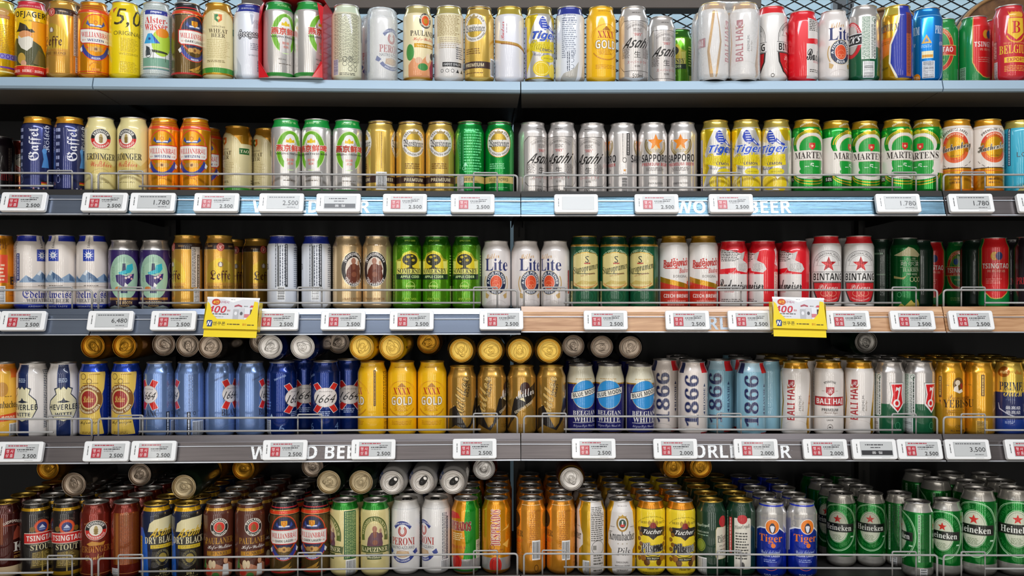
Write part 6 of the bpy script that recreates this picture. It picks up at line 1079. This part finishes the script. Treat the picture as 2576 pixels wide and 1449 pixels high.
# yellow coupon boxes clipped on the rail of the third shelf
def coupon(px, lb, cut_):
    dd = front_dist(wx(px, 1.95)) - .05
    x = wx(px, dd)
    t = thing('coupon_box', (x, front_dist(x) - CAMD - .037, CAMH - .0930), 0, label=lb, cat='coupon box', group='yellow coupon boxes')
    t.rotation_euler = (math.radians(-16), math.radians(1.5), 0)
    Y = mat('EED200', .4, 0, .3, name='yellow_card')
    d = MB(); W2 = .0575
    fr = [(-W2, 0), (W2, 0), (W2 - .004, .060), (W2 - .012, .062), (.044, .050), (.040, .034), (.030, .022), (-.030, .022), (-.042, .034), (-.048, .054), (-.054, .060), (-W2 + .004, .058)]
    tri = tessellate_polygon([[Vector((p[0], p[1], 0)) for p in fr]]); n = len(fr)
    vs = [(p[0], -.022, p[1]) for p in fr] + [(p[0], -.0212, p[1]) for p in fr]
    d.add(vs, [tuple(k) for k in tri] + [tuple(n + q for q in k[::-1]) for k in tri] + [(i, (i + 1) % n, n + (i + 1) % n, n + i) for i in range(n)], Y)
    d.box((0, -.011, .0004), (2 * W2, .022, .0008), Y); d.box((0, -.0002, .032), (2 * W2, .0008, .064), Y)
    for s in (-1, 1): d.add([(s * W2, -.022, 0), (s * W2, 0, 0), (s * W2, 0, .064), (s * W2, -.012, .060), (s * W2, -.022, .056)], [(0, 1, 2, 3, 4)], Y)
    d.box((0, -.010, -.008), (.112, .016, .0008), Y); d.box((0, -.0175, -.0085), (.112, .0008, .016), Y, bev=.0)
    d.obj('card_box', t)
    d = MB(); d.box((0, -.0195, .039), (.110, .0012, .060), mat('F4F4F4', .3)); mm = Matrix.Translation((0, -.0202, .039))
    BX = [R(0, 0, 108, 60, 'D8D8DC'), R(0, 0, 110, 62, 'DCDCE0'), P('F8F8F8', (-56, 31), (56, 31), (56, 27), (20, 27), (0, 20), (-20, 27), (-56, 27)), M(0, 26, 10, 2, '8A8A8E', 1), E(-36, 20, 9, 7, 'C8401C'), T(-36, 20, 12, 7, '4캔', 'F8D838', 'x'), T(-18, 20, 18, 6, '구매시', 'B04070'), T(-32, 4, 38, 15, '400', 'C82038', 'y', 0, .1), T(-8, 2, 7, 4, '원', 'C82038'), M(-28, -6, 44, 2, '4A4A4A', 1, fill=.9), M(-28, -12, 34, 1.6, '8A8A8E', 1),
          P('B05060', (4, 13), (12, 16), (20, 13), (20, 10), (12, 12), (4, 10)), M(29, 12, 10, 2, '5A5A5A', 1), P('D04858', (36, 10), (39, 14), (47, 14), (50, 10)), R(8, -10, 11, 30, 'B8B8BC'), E(8, -4, 3, 4, 'E8E8EC'), R(20, -9, 11, 32, 'D0D0D4'), E(20, -4, 3, 4, '5A5A60'), R(32, -8, 11, 34, 'E4E4E8'), R(32, -9, 11, 8, 'D07880'), R(44, -10, 11, 30, '4A2C20'), E(44, -9, 4, 5, 'F0D060')]
    d.art(BX, mm, .00006)
    d.obj('coupon_card', t)
    d = MB(); d.art([P('1E3C78', (-51, 16), (-49, 19), (-40, 19), (-38, 15), (-39, 5), (-49, 5)), T(-45, 12, 9, 9, 'N', 'F8F8F8', 'y'), T(-24, 12, 26, 8, '엔쿠폰', '3A3420'), M(8, 11, 30, 2.6, '5A4A10', 1, fill=.8), T(29, 11, 8, 4.5, '할인', 'C85018'), M(44, 10, 18, 2.4, '5A4A10', 1, fill=.8)], Matrix.Translation((0, -.0222, 0)), .00008)
    d.obj('box_print', t)
coupon(581, 'yellow coupon box reading 400 clipped on the third shelf, left one', 0)
coupon(2010, 'yellow coupon box reading 400 clipped on the third shelf, right one', 1)
bpy.data.scenes.remove(TSC)
print('CANS', NCAN[0])
_l = {}
for o in SC.objects:
    if o.parent is None and 'label' in o.keys(): _l.setdefault(o['label'], []).append(o.name)
for k_, v_ in _l.items():
    n_ = len(k_.split())
    if len(v_) > 1 or n_ > 16 or n_ < 4: print('LABELCHECK', n_, len(v_), k_)
